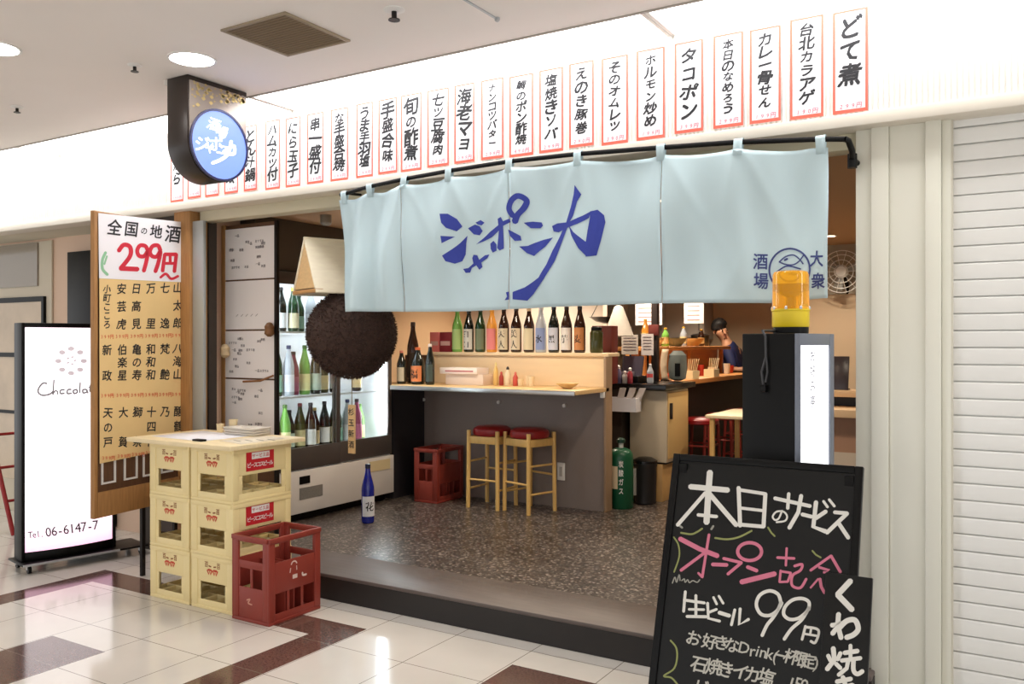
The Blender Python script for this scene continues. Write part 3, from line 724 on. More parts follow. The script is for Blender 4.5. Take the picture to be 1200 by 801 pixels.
nt.links.new(geo.outputs['Position'], sp.inputs[0]); nt.links.new(sp.outputs[2], mr.inputs[0]); mr.inputs[1].default_value = Z0; mr.inputs[2].default_value = Z1
nt.links.new(mr.outputs[0], rp_.inputs[0]); e = rp_.color_ramp.elements
e[0].position = 0; e[0].color = rgb(246, 186, 214); e[1].position = 1; e[1].color = rgb(248, 214, 230)
for p_, c_ in ((.12, (250, 232, 240)), (.2, (255, 250, 253)), (.9, (255, 251, 254))): k = e.new(p_); k.color = rgb(*c_)
nt.links.new(rp_.outputs[0], pb.inputs['Emission Color']); pb.inputs['Emission Strength'].default_value = SIGN_E*.9; pb.inputs['Base Color'].default_value = rgb(240, 232, 238)
o = MB(); n = 20; vs = []
for k in range(n+1):
    s = .0225+(CW-.045)*k/n
    vs += [CP(s, Z0+.001, bulge(s)), CP(s, Z1-.031, bulge(s))]
o.add(vs, [(2*k, 2*k+2, 2*k+3, 2*k+1) for k in range(n)]); o.build('lit_panel', pm, t, solid=.003)
def mch(px, py):
    p = on_plane(px, py, CA, cnn); s = (p-CA).dot(cu)
    p = on_plane(px, py, CA+cnn*bulge(s), cnn); s = (p-CA).dot(cu)
    return CA+cu*s+Vector((0, 0, p.z))+cnn*(bulge(s)+.003)
Z4 = lambda a, b: mch(30+a*95/895, 395-b*85/801)
o = MB()
for k in range(8):
    a = 2*PI*k/8+PI/2; x, y = 500+140*math.cos(a), -262-135*math.sin(a)
    o.flat([(x+38*math.cos(j), y+26*math.sin(j)) for j in [2*PI*q/10 for q in range(10)]], Z4)
    o.stroke([(500+75*math.cos(a+.4), -262-70*math.sin(a+.4)), (500+95*math.cos(a+.1), -262-92*math.sin(a+.1))], 8, Z4)
for k in range(5):
    a = 2*PI*k/5; x, y = 500+42*math.cos(a), -262+40*math.sin(a); o.stroke([(x-8, y), (x+8, y+8)], 22, Z4)
o.build('flower_emblem', mat('emblem_grey', (214, 204, 208), .7, emit=(208, 196, 202), es=.55), t, smooth=0)
o = MB()
for w, pts in ((22,[(235,510),(190,508),(145,560),(140,610),(185,640),(260,630),(300,600)]),(18,[(312,470),(300,635)]),(18,[(300,630),(325,592),(350,600),(352,628)]),(20,[(425,580),(385,585),(385,620),(425,618)]),
   (20,[(500,575),(465,580),(460,620),(505,618)]),(20,[(560,575),(525,590),(535,622),(570,605),(560,578)]),(18,[(600,500),(595,610)]),(20,[(665,575),(630,580),(635,615),(675,600),(670,575),(685,615)]),(18,[(715,520),(705,590),(725,600)]),(14,[(690,550),(745,540)])):
    o.stroke([(a, -b) for a, b in pts], w*.9, Z4)
o.build('script_lettering', mat('script_grey', (140, 136, 140), .7, emit=(140, 136, 140), es=.25), t, smooth=0)
o = MB()
Z5 = lambda a, b: mch(a, -b)
for i, ch in enumerate('Tel.'): o.char(ch, 35.5+i*4.6, -(626-i*.5), 10, 11, Z5, .08)
for i, ch in enumerate('06-6147-7'): o.char(ch, 56.5+i*6.9, -(622.5-i*1.05), 15, 15.5, Z5, .1)
o.build('phone_lettering', mat('tel_ink', (74, 66, 70), .7), t, smooth=0)
o = MB().obox(CP(-.02, .055, -.19), cu*(CW+.22), cnn*.3, (0, 0, .014)); o.build('base', black, t, bevel=.003)
MB().obox(CP(-.02, .056, .1105), cu*(CW+.01), cnn*.006, (0, 0, .014)).build('edge_strip', alu, t)
for s in (.03, CW+.16):
    for d in (.07, -.15):
        c = t; w = MB(); p = CP(s, .026, d); w.tube([p-cnn*.0+cu*-.01, p+cu*.01], .0255, 14)
        k = w.build('castor', black, t)
        h = MB(); h.obox(p-cu*.016-cnn*.012+Vector((0,0,.0)), cu*.003, cnn*.024, (0,0,.03)); h.obox(p+cu*.013-cnn*.012, cu*.003, cnn*.024, (0,0,.03)); h.build('castor_fork', steel, t)

# ------------------------------------------------------------------ neighbour's front
t = struct(MB().box(-12, 4.38, 0, -7.47, 4.399, HD-.02).build('trim_11', crm2, bevel=.004))
w = struct(MB().box(-8.9, 4.365, 2.06, -7.67, 4.3785, 2.45).build('window_1', mat('grey_glass', (150, 140, 126), .12)))
f = MB()
for q in ((-8.9, 4.355, 1.52, -7.53, 4.379, 1.95),): pass
o = MB()
for x0, z0, x1, z1 in ((-8.9, 1.92, -7.55, 1.965), (-7.585, .3, -7.55, 1.92), (-8.9, 1.42, -7.585, 1.46), (-8.9, .9, -7.585, .93)): o.box(x0, 4.352, z0, x1, 4.3785, z1)
struct(o.build('window_2', black))
struct(MB().box(-8.9, 4.362, .3, -7.586, 4.3785, 1.919).build('window_3', mat('display_glass', (196, 176, 150), .2, noise=.1, nscale=4)))
tag(MB().box(-7.15, 4.33, .02, -6.55, 4.399, 2.33).build('black_signboard', black, bevel=.004), 'black upright signboard on the pink wall behind the lit white sign', 'sign')
t = thing('ladder', 'red ladder leaning in front of the black-framed window of the next shop', 'ladder', (-7.0, 3.9, 0))
lm = mat('ladder_red', (150, 30, 30), .4)
o = MB()
for y in (3.82, 4.12): MB().tube([(-7.5, y, 1.05), (-7.05, y, .0)], .018, 8).build('rail', lm, t)
for k in range(3):
    f_ = (k+1)/4; MB().tube([(-7.5+.45*f_, 3.82, 1.05-1.05*f_), (-7.5+.45*f_, 4.12, 1.05-1.05*f_)], .012, 8).build('rung', lm, t)

# ------------------------------------------------------------------ crates
def crate_wall(o, axis, sgn, L, half, H, openings, th=.011, post=.045, lip=.006):
    """one wall of a crate as bars around its openings; along = horizontal axis of the wall"""
    def bx_(a0, a1, z0, z1, d0, d1):
        if a1-a0 < 1e-5 or z1-z0 < 1e-5: return
        p, q = sorted((sgn*(half-d0), sgn*(half-d1)))
        if axis == 'x': o.box(a0, p, z0, a1, q, z1)
        else: o.box(p, a0, z0, q, a1, z1)
    zs = sorted({0, H} | {z for w in openings for z in (w[2], w[3])})
    for z0, z1 in zip(zs, zs[1:]):
        cuts = sorted((w[0], w[1]) for w in openings if w[2] <= z0+1e-6 and w[3] >= z1-1e-6)
        a = -L/2
        for c0_, c1_ in cuts: bx_(a, c0_, z0, z1, .004, th); a = c1_
        bx_(a, L/2, z0, z1, .004, th)
    for s in (-1, 1):                                    # corner posts stand proud
        a0, a1 = sorted((s*L/2, s*(L/2-post))); bx_(a0, a1, .02, H-.014, 0, th+.004)
    bx_(-L/2, L/2, H-.026, H, -lip*.55, th+.002); bx_(-L/2, L/2, 0, .018, -.0005, th+.002)
yel = mat('yellow_crate', (242, 222, 164), .42, noise=.02, nscale=4)
redc = mat('red_crate', (142, 54, 42), .45, noise=.06, nscale=5)
CWx, CDy, CH = .365, .445, .3135
def make_crate():
    t = thing('beer_crate', '', 'crate')
    o = MB()
    for s in (-1, 1):
        crate_wall(o, 'x', s, CWx-.022, CDy/2, CH, [(-.105, .105, .055, .158)])
        crate_wall(o, 'y', s, CDy, CWx/2, CH, [(-.15, .15, .055, .158)])
    for k in range(4): o.box(-.17, -.2+k*.12, .012, .17, -.16+k*.12, .02)
    for k in range(4): o.box(-.16+k*.09, -.21, .0125, -.11+k*.09, .21, .0195)
    for k in range(3): o.box(-.17, -.113+k*.11, .02, .17, -.107+k*.11, .055)
    for k in range(3): o.box(-.093+k*.09, -.21, .0205, -.087+k*.09, .21, .0545)
    o.build('body', yel, t, bevel=.003, local=True)
    fy = -CDy/2+.0035
    M = lambda a, b: (a, fy-.0008, b)
    o = MB()
    for a, b in ((-.052, .262), (.052, .262)): o.char('百', a, b, .032, .036, M)
    o.stroke([(-.03, .255), (-.012, .252)], .008, M); o.stroke([(.012, .252), (.03, .255)], .008, M)
    o.build('brown_marking', mat('crate_brown', (150, 90, 50), .7), t, smooth=0, local=True)
    o = MB()
    for s in (-.024, .024):
        o.stroke([(s-.02, .228), (s-.008, .206), (s, .226), (s+.008, .206), (s+.02, .23)], .010, M, smooth=False); o.stroke([(s-.012, .232), (s+.012, .232)], .012, M)
    o.build('red_marking', mat('crate_red', (206, 78, 52), .7), t, smooth=0, local=True)
    return t
cr = make_crate()
CXA, CXB, CYc = -4.655+CWx/2, -3.905-CWx/2, 3.345+CDy/2
lab = ['bottom', 'middle', 'top']
cb_ = mat('crate_side_pale', (232, 222, 194), .45)
for si, cx in enumerate((CXA, CXB)):
    for k in range(3):
        L_ = 'yellow beer crate, %s of the stack %s%s' % (lab[k], 'farther from the red crate' if si == 0 else 'touching the red crate', ', with red sticker' if si and k else '')
        loc = (cx+random.uniform(-.003, .003), CYc+random.uniform(-.004, .004), k*(CH+.0005))
        if si == 0 and k == 0: cr.location = loc; cr['label'] = L_; cr['group'] = 'yellow beer crates'; continue
        c = dup(cr, loc, 0, L_, 'yellow beer crates')
        if si == 1 and k:                                # advert stickers on the long side
            fx_ = CWx/2-.0035
            a = MB().box(fx_, -.125, .178, fx_+.002, .085, .288).build('advert_sticker', mat('advert_red', (196, 34, 44), .4), c, local=True)
            M = lambda p, q: (fx_+.0028, p, q)
            o = MB(); o.box(fx_+.0021, -.085, .245, fx_+.0026, .05, .283)
            o.text('ビースコスピール', -.105, .212, .032, M, adv=.024, jit=.1)
            w_ = o.build('advert_lettering', white_p, c, smooth=0, local=True); w_.parent = a
            o = MB().text('サービス品', -.07, .264, .024, lambda p, q: (fx_+.0032, p, q), adv=.026); w_ = o.build('advert_red_lettering', MATS['advert_red'], c, smooth=0, local=True); w_.parent = a
def make_red(name_label, w, d, h, loc, rz=0):
    t = thing('bottle_crate', name_label, 'crate', loc, rz, 'red bottle crates')
    o = MB()
    k = h/.475
    for s in (-1, 1):
        W2 = w-.022
        crate_wall(o, 'x', s, W2, d/2, h, [(-W2*.36, W2*.36, .337*k, .44*k), (-W2*.32, -W2*.02, .19*k, .295*k), (W2*.05, W2*.32, .19*k, .295*k)], post=.04, lip=.012)
        c3 = d*.4/1.5
        crate_wall(o, 'y', s, d, w/2, h, [(-d*.4, d*.4, .337*k, .44*k)]+[(-d*.4+j*c3*2/2*1.0+j*.0+.012+j*(d*.8-3*c3)/3, -d*.4+j*c3+j*(d*.8-3*c3)/3+c3-.008, .055*k, .165*k) for j in range(3)], post=.045, lip=.012)
    o.box(-w/2+.01, -d/2+.01, .015, w/2-.01, d/2-.01, .022)
    o.box(-w/2+.012, -.004, .022, w/2-.012, .004, .3*k)
    for y in (-d/6, d/6): o.box(-w/2+.012, y-.003, .022, w/2-.012, y+.003, .29*k)
    o.build('body', redc, t, bevel=.003, local=True)
    return t
rc = make_red('empty red bottle crate on the tiles in front of the yellow crates', .296, .395, .475, (-3.733, 3.512, 0))
M = lambda p, q: (.296/2-.0032, p, q)
o = MB(); o.stroke([(-.03, .305), (-.02, .318), (.0, .318), (.012, .305)], .008, M); o.stroke([(-.035, .285), (-.04, .262)], .006, M); o.stroke([(.01, .29), (.012, .268)], .006, M)
o.box(.1445, -.02, .222, .1452, .016, .245); o.stroke([(.055, .24), (.06, .226), (.085, .224)], .012, M)
o.build('worn_marking', mat('worn_white', (222, 200, 190), .8), rc, smooth=0, local=True)
o = MB(); M2 = lambda p, q: (p, -.395/2+.0032, q); o.stroke([(-.03, .12), (-.005, .128), (-.02, .105), (.01, .1)], .008, M2); o.build('worn_marking', mat('worn_pink', (206, 150, 130), .8), rc, smooth=0, local=True)

# board on the crates and what lies on it
TZ = 3*(CH+.0005)+.0005; TT = TZ+.026
tag(MB().box(-4.80, 3.285, TZ, -3.862, 3.865, TT).build('table_board', woodx, bevel=.003), 'pale wooden board laid across the yellow crates as a table', 'table')
tag(MB().add([(-4.72, 3.40, TT+.001), (-4.22, 3.38, TT+.001), (-4.2, 3.74, TT+.001), (-4.7, 3.78, TT+.001)], [(0,1,2,3)]).build('paper_sheet', paper, solid=.0012), 'large white paper sheet lying on the board table', 'paper')
t = thing('flyer', 'cream printed flyer on the right end of the board table', 'paper', (-3.98, 3.58, TT))
MB().add([(-4.15, 3.45, TT+.0015), (-3.9, 3.40, TT+.0015), (-3.9, 3.74, TT+.002), (-4.12, 3.79, TT+.0015)], [(0,1,2,3)]).build('sheet', paper2, t, solid=.0012)
o = MB()
for k in range(4): o.stroke([(-4.08+.04*k, 3.5+.05*k), (-4.0+.04*k, 3.48+.05*k)], .012, lambda a, b: (a, b, TT+.003))
o.build('print', mat('flyer_ink', (110, 96, 70), .7), t, smooth=0)
tag(MB().box(-4.28, 3.36, TT, -4.2, 3.40, TT+.012).build('black_clip', black, bevel=.002), 'small black clip at the paper edge on the board table', 'clip')
tr_m = mat('tray_white', (224, 216, 204), .5)
for k in range(3):
    o = MB(); z = TT+.003+k*.016; x0, y0, x1, y1 = -4.42, 3.70, -4.14, 3.85
    o.add([(x0+.012, y0+.012, z), (x1-.012, y0+.012, z), (x1-.012, y1-.012, z), (x0+.012, y1-.012, z), (x0, y0, z+.014), (x1, y0, z+.014), (x1, y1, z+.014), (x0, y1, z+.014)],
          [(0,3,2,1),(0,1,5,4),(1,2,6,5),(2,3,7,6),(3,0,4,7)])
    tag(o.build('tray', tr_m, solid=.002), 'flat cream tray, %s of the pile at the back of the board table' % ['bottom', 'middle', 'top'][k], 'tray', 'trays on the board table')
def cup(x, y, z, r, h, m, label, grp=None, name='cup', cat='cup'):
    return tag(MB().lathe([(r*.8, 0), (r, h*.98), (r, h), (r*.9, h), (r*.72, .008)], x, y, z, 20).build(name, m), label, cat, grp)
cup(-4.56, 3.80, TT, .026, .055, mat('cup_cream', (226, 206, 164), .5), 'short cream cup left of the trays on the board table', 'cups on the board table')
cup(-4.46, 3.82, TT, .028, .085, MATS['cup_cream'], 'taller cream cup beside the trays on the board table', 'cups on the board table')

# ------------------------------------------------------------------ bottles
gm_ = {'brown': mat('glass_brown', (52, 30, 22), .08, coat=.5), 'dark': mat('glass_dark', (20, 26, 22), .08, coat=.5), 'green': mat('glass_green', (28, 62, 36), .08, coat=.5),
       'lime': mat('glass_lime', (122, 180, 84), .1), 'blue': mat('glass_blue', (24, 36, 140), .08, coat=.5), 'clear': mat('glass_clear', (186, 192, 200), .08), 'orange': mat('glass_orange', (236, 160, 66), .15),
       'pink': mat('glass_pink', (150, 70, 96), .1), 'olive': mat('glass_olive', (64, 66, 34), .08)}
BC = {}
def bottle(x, y, z, label, glass='brown', lab_c=(232, 224, 206), cap_c=(40, 34, 32), h=.40, r=.052, txt='', lab_span=(.1, .48), grp=None, face=-PI/2, ink_m=None):
    t = thing('sake_bottle', label, 'bottle', (x, y, z), 0, grp)
    key = (h, r)
    if key not in BC:
        pr = [(r*.86, 0), (r*.97, .006), (r, .02), (r, h*.56), (r*.95, h*.62), (r*.78, h*.70), (r*.56, h*.79), (r*.42, h*.86), (r*.37, h*.93)]
        BC[key] = pr
    MB().lathe(BC[key], 0, 0, 0, 20).build('glass', gm_[glass], t, local=True, smooth=50)
    MB().lathe([(r*.38, h*.925), (r*.42, h*.93), (r*.42, h*.99), (r*.36, h)], 0, 0, 0, 14).build('cap', mat('cap_%d_%d_%d' % cap_c, cap_c, .4), t, local=True)
    if lab_c:
        o = MB(); a0, a1 = lab_span; n = 14; vs = []
        for k in range(n+1):
            a = face-1.25+2.5*k/n; rr = r+.0012
            vs += [(rr*math.cos(a), rr*math.sin(a), h*a0), (rr*math.cos(a), rr*math.sin(a), h*a1)]
        o.add(vs, [(2*k, 2*k+2, 2*k+3, 2*k+1) for k in range(n)])
        lb = o.build('label', mat('label_%d_%d_%d' % lab_c, lab_c, .6), t, local=True)
        if txt:
            rr = r+.0022; o = MB(); n = len(txt); hh = h*(a1-a0); s = min(hh/n*1.0, r*1.5)
            for i, ch in enumerate(txt):
                o.char(ch, 0, h*a1-hh*(i+.5)/n, s*.95, s, lambda p, q: (rr*math.cos(face+p/rr), rr*math.sin(face+p/rr), q))
            w_ = o.build('label_lettering', ink_m or ink, t, local=True, smooth=0); w_.parent = lb
    return t
bottle(-4.452, 5.122, SZ, 'blue bottle with white label standing on the floor by the fridge', 'blue', (236, 236, 240), (24, 26, 60), .455, .050, lab_span=(.12, .46), face=-.55, txt='花')

# ------------------------------------------------------------------ glass-door fridge along the left wall
FXp, Y0, Y1 = -4.9, 4.5, 5.985
t = thing('display_fridge', 'tall glass-door drinks fridge with dark frames and white base', 'fridge', (-5.22, (Y0+Y1)/2, SZ))
fw = mat('fridge_white', (222, 216, 210), .4); fdark = mat('fridge_frame', (86, 78, 74), .4, .3)
o = MB(); o.box(-5.55, Y0, .22, -5.52, Y1, 2.1); o.box(-5.52, Y0, .22, -4.945, Y0+.03, 2.1); o.box(-5.52, Y1-.03, .22, -4.945, Y1, 2.1); o.box(-5.52, Y0+.03, 2.06, -4.945, Y1-.03, 2.1); o.box(-5.52, Y0+.03, .22, -4.945, Y1-.03, .69)
o.build('cabinet', mat('fridge_inner', (236, 238, 240), .5), t)
MB().box(-4.944, Y0, .225, FXp, Y1, .555).build('base_panel', fw, t, bevel=.004)
MB().box(-5.5, Y0+.03, SZ, -4.98, Y1-.03, .2195).build('plinth', black, t)
o = MB().box(FXp+.0005, 4.84, .33, FXp+.004, 5.09, .42); o.build('grille', mat('grille_grey', (120, 116, 110), .6, noise=.2, nscale=120), t)
MB().box(FXp+.0005, 4.84, .45, FXp+.005, 4.95, .51).build('control_panel', black, t)
MB().box(FXp+.0005, 5.66, .44, FXp+.004, 5.93, .53).build('rating_plate', mat('plate_cream', (222, 204, 160), .5), t)
for i, (a, b, xo) in enumerate(((Y0+.002, 5.30, 0), (5.245, Y1-.002, -.022))):
    o = MB(); xf = FXp+xo; xr = xf-.02
    o.box(xr, a, .565, xf, b, .735); o.box(xr, a, 2.0, xf, b, 2.095); o.box(xr, a, .735, xf, a+.045, 2.0); o.box(xr, b-.045, .735, xf, b, 2.0)
    d = o.build('door', fdark, t, bevel=.003)
    g = MB().box(xr+.006, a+.046, .736, xr+.012, b-.046, 1.999).build('door_glass', glass_mat('fridge_glass', (246, 250, 250), .05), t); g.parent = d
sm = mat('shelf_wire', (226, 228, 230), .35, .2)
SHZ = [.70, 1.13, 1.64]
for z in SHZ[1:]:
    o = MB(); o.box(-5.0, Y0+.035, z-.014, -4.985, Y1-.035, z)
    for k in range(12): o.box(-5.5, Y0+.06+k*.12, z-.006, -5.0, Y0+.066+k*.12, z-.001)
    for k in range(5): o.box(-5.5+k*.1, Y0+.04, z-.0095, -5.494+k*.1, Y1-.04, z-.0062)
    o.build('shelf', sm, t)
ftube = mat('fridge_tube', (255, 255, 255), .5, emit=(244, 249, 255), es=FRIDGE_E)
for y in (5.915, 4.56): MB().box(-4.992, y-.016, .78, -4.965, y+.016, 1.97).build('light_tube', ftube, t, bevel=.006)
MB().box(-5.1, Y0+.1, 2.035, -5.06, Y1-.1, 2.058).build('light_tube', ftube, t)
kinds = [('green', (120, 160, 140), (30, 60, 50)), ('brown', (236, 210, 160), (200, 170, 90)), ('dark', (190, 206, 190), (30, 30, 30)), ('clear', (230, 232, 238), (40, 50, 90)), ('dark', (240, 240, 240), (20, 20, 22)),
         ('olive', (214, 200, 150), (120, 40, 40)), ('pink', (180, 96, 128), (60, 30, 40)), ('green', (236, 226, 190), (180, 160, 60)), ('brown', (238, 238, 236), (60, 60, 64)), ('lime', (236, 232, 170), (90, 130, 60))]
cn_ = {'green': 'green', 'brown': 'brown', 'dark': 'near-black', 'clear': 'clear', 'olive': 'olive', 'pink': 'dark pink', 'lime': 'pale green'}
for si, (z, ys) in enumerate(((SHZ[0]-.01, [4.60+.0935*k for k in range(14)]), (SHZ[1], [4.62+.1*k for k in range(7)]+[5.36, 5.47, 5.72]), (SHZ[2], [4.64+.11*k for k in range(6)]))):
    for k, y in enumerate(ys):
        g, lc, cc = kinds[(k*3+si*4) % len(kinds)]
        hh = [.37, .40, .35][si]-.05*((k*7) % 3 == 1)
        bottle(-5.10-.05*((k*5) % 3)/2, y, z, '%s bottle on the fridge %s shelf, %s from the left' % (cn_[g], ['lower', 'middle', 'upper'][si], ORD[k+1]), g, lc, cc, hh, .0445, lab_span=(.08, .42), grp='bottles in the glass-door fridge', face=-.7)
struct(MB().box(-5.6, Y0-.05, 2.105, -4.96, 6.4, 2.5).build('trim_12', mat('header_brown', (86, 76, 64), .6), bevel=.004))
# lamp under the ceiling near the fridge
t = thing('spotlight', 'dark metal lamp with frosted glass hanging above the fridge', 'light', (-4.75, 4.75, 2.49))
p = at(382, 245, 4.75)
MB().tube([(p.x, 4.75, 2.5), (p.x, 4.75, p.z+.06)], .012, 8).build('stem', darkmetal, t)
MB().lathe([(.02, .075), (.05, .06), (.055, .0), (.05, -.01)], p.x, 4.75, p.z, 20).build('shade', darkmetal, t)
MB().lathe([(.03, .0), (.042, -.02), (.042, -.095), (.03, -.11)], p.x, 4.75, p.z-.01, 20).build('glass', mat('frosted', (150, 146, 136), .4), t)

# ------------------------------------------------------------------ board of white sheets behind the post
yb = 4.22
xa_, xb_ = at(263, 300, yb).x, at(321.5, 300, yb).x; zt_ = at(290, 266, yb).z
t = thing('paper_menu_board', 'tall narrow stand with four white written sheets beside the fridge', 'sign', ((xa_+xb_)/2, yb, SZ))
MB().box(xa_-.035, yb, SZ+.002, xa_+.004, yb+.03, zt_+.03).build('upright', woodv, t, bevel=.003)
MB().box(xb_-.004, yb, SZ+.002, xb_+.02, yb+.03, zt_+.03).build('upright', darkmetal, t, bevel=.003)
MB().box(xa_+.004, yb+.012, SZ+.05, xb_-.004, yb+.03, zt_+.025).build('backing', brownw, t)
sheet_m = mat('sheet_paper', (238, 232, 229), .8)
zz = [zt_, at(290, 328, yb).z, at(290, 387, yb).z, at(290, 444, yb).z, at(290, 515, yb).z]
for k in range(4):
    s_ = MB().box(xa_+.005, yb+.004, zz[k+1]+.008, xb_-.005, yb+.0115, zz[k]-.004).build('sheet', sheet_m, t)
    if k == 1:
        o = MB(); 
        for j in range(5): o.stroke([(xa_+.12+j*.05, zz[2]+.1), (xa_+.14+j*.05, zz[2]+.115)], .006, lambda a, b: (a, yb+.003, b))
        w_ = o.build('faint_writing', mat('pale_ink', (180, 172, 168), .8), t, smooth=0); w_.parent = s_; continue
    o = MB(); H_ = zz[k]-zz[k+1]
    for j in range(16):
        x = random.uniform(xa_+.05, xb_-.1); z = zz[k+1]+random.uniform(.05, H_-.05); l = random.uniform(.02, .06)
        o.text(random.choice(['串焼', '刺身', '揚物', 'おすすめ', '本日', '煮込', '一品']), x, z, .022, lambda a, b: (a, yb+.003, b), adv=.022, jit=.2)
    w_ = o.build('writing', mat('soft_ink', (120, 112, 114), .8), t, smooth=0); w_.parent = s_
for (px, py, nm, c, lb) in ((318, 386, 'wooden_clip', (120, 80, 44), 'dark clip'), (266, 411, 'round_clip', (206, 180, 140), 'pale round clip')):
    p = at(px, py, yb-.012)
    MB().lathe([(.012, -.05), (.034, -.03), (.03, .0), (.034, .02), (.018, .045), (.004, .05)], p.x, yb-.03, p.z, 14).build('clip', mat(nm, c, .5, noise=.2, nscale=30), t)['label'] = lb
o = MB(); o.tube([at(285, 447, yb-.01), at(305, 446, yb-.012), at(320, 440, yb-.012)], .007, 8); o.build('twisted_cord', mat('cord_brown', (150, 100, 60), .7), t)

# ------------------------------------------------------------------ cedar ball with its little roof
bxc, byc, bzc, br = -3.785, 4.2, 1.607, .296
t = thing('cedar_ball', 'large dark brown cedar-twig ball hanging under a small wooden roof', 'ornament', (bxc, byc, bzc-br))
o = MB(); n, m = 40, 28; rr = random.Random(3)
vs = []
for j in range(m+1):
    for k in range(n):
        a, b = PI*j/m, 2*PI*k/n; q = br*(.955+.012*rr.random()); vs.append((bxc+q*math.sin(a)*math.cos(b), byc+q*math.sin(a)*math.sin(b), bzc+q*.97*math.cos(a)))
o.add(vs, [(j*n+k, (j+1)*n+k, (j+1)*n+(k+1) % n, j*n+(k+1) % n) for j in range(m) for k in range(n)])
for _ in range(5200):
    d = Vector((rr.gauss(0, 1), rr.gauss(0, 1), rr.gauss(0, 1))).normalized(); q = Vector((bxc, byc, bzc))
    s1 = d.orthogonal().normalized(); s2 = d.cross(s1); a = rr.random()*6.28; w_ = (s1*math.cos(a)+s2*math.sin(a)); p = q+d*br*.95; tip = q+(d+w_*rr.uniform(-.06, .06)).normalized()*br*rr.uniform(.98, 1.02)
    x_ = w_.cross(d)*.004
    o.add([p+w_*.004, p-w_*.004+x_, p-w_*.002-x_, tip], [(0,1,3),(1,2,3),(2,0,3)])
o.build('ball', mat('cedar_twigs', (58, 40, 32), .9, noise=.3, nscale=40), t, smooth=0)
ang = math.radians(67); rd = Vector((math.cos(ang), math.sin(ang), 0)); gd = Vector((rd.y, -rd.x, 0))
ap = on_plane(356, 277, (bxc, byc-.2, 0)-rd*.1 if False else Vector((bxc-.15, byc-.25, 0)), rd)
ez = ap.z-.36; hw = .20; RLn = .62
for sg in (1, -1):
    dn = gd*hw*sg+Vector((0, 0, -.36)); nrm = (rd.cross(dn)).normalized()
    MB().obox(ap, rd*RLn, dn, nrm*.014*sg).build('roof_panel', mat('roof_wood', (248, 234, 206), .5, noise=.05, nscale=4, stretch=(3, 3, 12)), t, bevel=.002)
MB().prism([(-hw*.9, -.33), (hw*.9, -.33), (0, -.03)], lambda a, b: ap+rd*.008+gd*a+Vector((0, 0, b)), rd*.014).build('gable_board', wood, t)
MB().obox(ap+rd*.0-gd*hw*.95+Vector((0,0,-.36)), gd*hw*1.9, rd*.05, (0, 0, .022)).build('tie_beam', mat('tie_wood', (190, 140, 80), .5), t, bevel=.002)
MB().tube([(ap+rd*.3)+Vector((0,0,-.02)), (ap+rd*.3)+Vector((0, 0, 2.5-ap.z))], .005, 6).build('rope', mat('rope', (120, 96, 60), .8), t)
p = Vector((bxc, byc, 0))
t = thing('name_tag', 'narrow cream wooden tag hanging below the cedar ball', 'tag', (bxc, byc-.02, 1.1))
z1 = at(411, 474, byc).z; z0 = at(411, 531, byc).z
MB().box(bxc-.028, byc-.006, z0, bxc+.028, byc+.006, z1).build('plate', wood, t, bevel=.002)
MB().tube([(bxc, byc, z1), (bxc, byc, bzc-br*.93)], .0025, 6).build('string', mat('rope', (120, 96, 60), .8), t)
o = MB().text('杉玉新酒', bxc, z1-.045, .05, lambda a, b: (a, byc-.0068, b), adv=.07, dx=0, dy=-1); o.build('lettering', ink, t, smooth=0)

# ------------------------------------------------------------------ standing bar with the bottle shelf
PY = 6.47; CT = 1.18; SHELF = 1.465; XL, XR = -4.93, -3.045
panel_m = mat('bar_panel', (132, 119, 113), .45, noise=.05, nscale=2); splash_m = mat('bar_splash', (238, 212, 172), .5, noise=.05, nscale=3, stretch=(1, 1, 6))
t = thing('bar_counter', 'standing bar with dark panel, steel-edged wooden top and pale bottle shelf', 'counter', ((XL+XR)/2, PY, SZ))
MB().box(XL, PY, SZ, XR-.0225, PY+.04, CT-.035).build('front_panel', panel_m, t)
MB().box(XL-.28, 6.02, SZ, XL-.002, PY+.2, CT-.035).build('end_panel', mat('bar_end', (40, 38, 42), .5), t)
MB().box(XR-.022, PY-.02, SZ, XR, PY+.1, SHELF-.03).build('end_post', mat('bar_post', (160, 132, 104), .5, noise=.1, nscale=5, stretch=(8, 8, 1)), t, bevel=.003)
MB().prism([(XL-.28, 6.02), (XL+.05, 6.02), (XL+.05, 5.915), (XR, 5.915), (XR, PY+.04), (XL-.28, PY+.04)], lambda a, b: (a, b, CT-.034), (0, 0, .034)).build('top', wood, t, bevel=.003)
MB().box(XL+.055, 5.902, CT-.04, XR-.01, 5.914, CT-.004).build('steel_edge', steel, t, bevel=.002)
MB().box(XL+.03, PY+.041, CT+.001, XR-.045, PY+.06, SHELF-.031).build('splash_panel', splash_m, t)
MB().box(XL+.02, PY+.02, SHELF-.03, XR+.005, PY+.24, SHELF).build('bottle_shelf', splash_m, t, bevel=.004)
MB().box(XL-.28, PY+.061, SZ, XR-.2, PY+.23, SHELF-.031).build('carcass', brownw, t)
for px, py in ((497, 468), (585, 471), (662, 475)):
    p = at(px, py, PY); MB().tube([(p.x, PY, p.z), (p.x, PY-.02, p.z)], .016, 12).build('hook', white_p, t)
p = at(709, 462, PY-.04); MB().box(p.x-.04, PY-.06, p.z-.03, p.x-.0, PY-.031, p.z+.03).build('hook', white_p, t, bevel=.008)
p = at(658, 552, PY)
t2 = thing('power_outlet', 'white outlet plate on the dark bar panel right of the stools', 'outlet', (p.x, PY, p.z))
MB().box(p.x-.036, PY-.012, p.z-.075, p.x+.036, PY-.001, p.z+.075).build('plate', white_p, t2, bevel=.004)
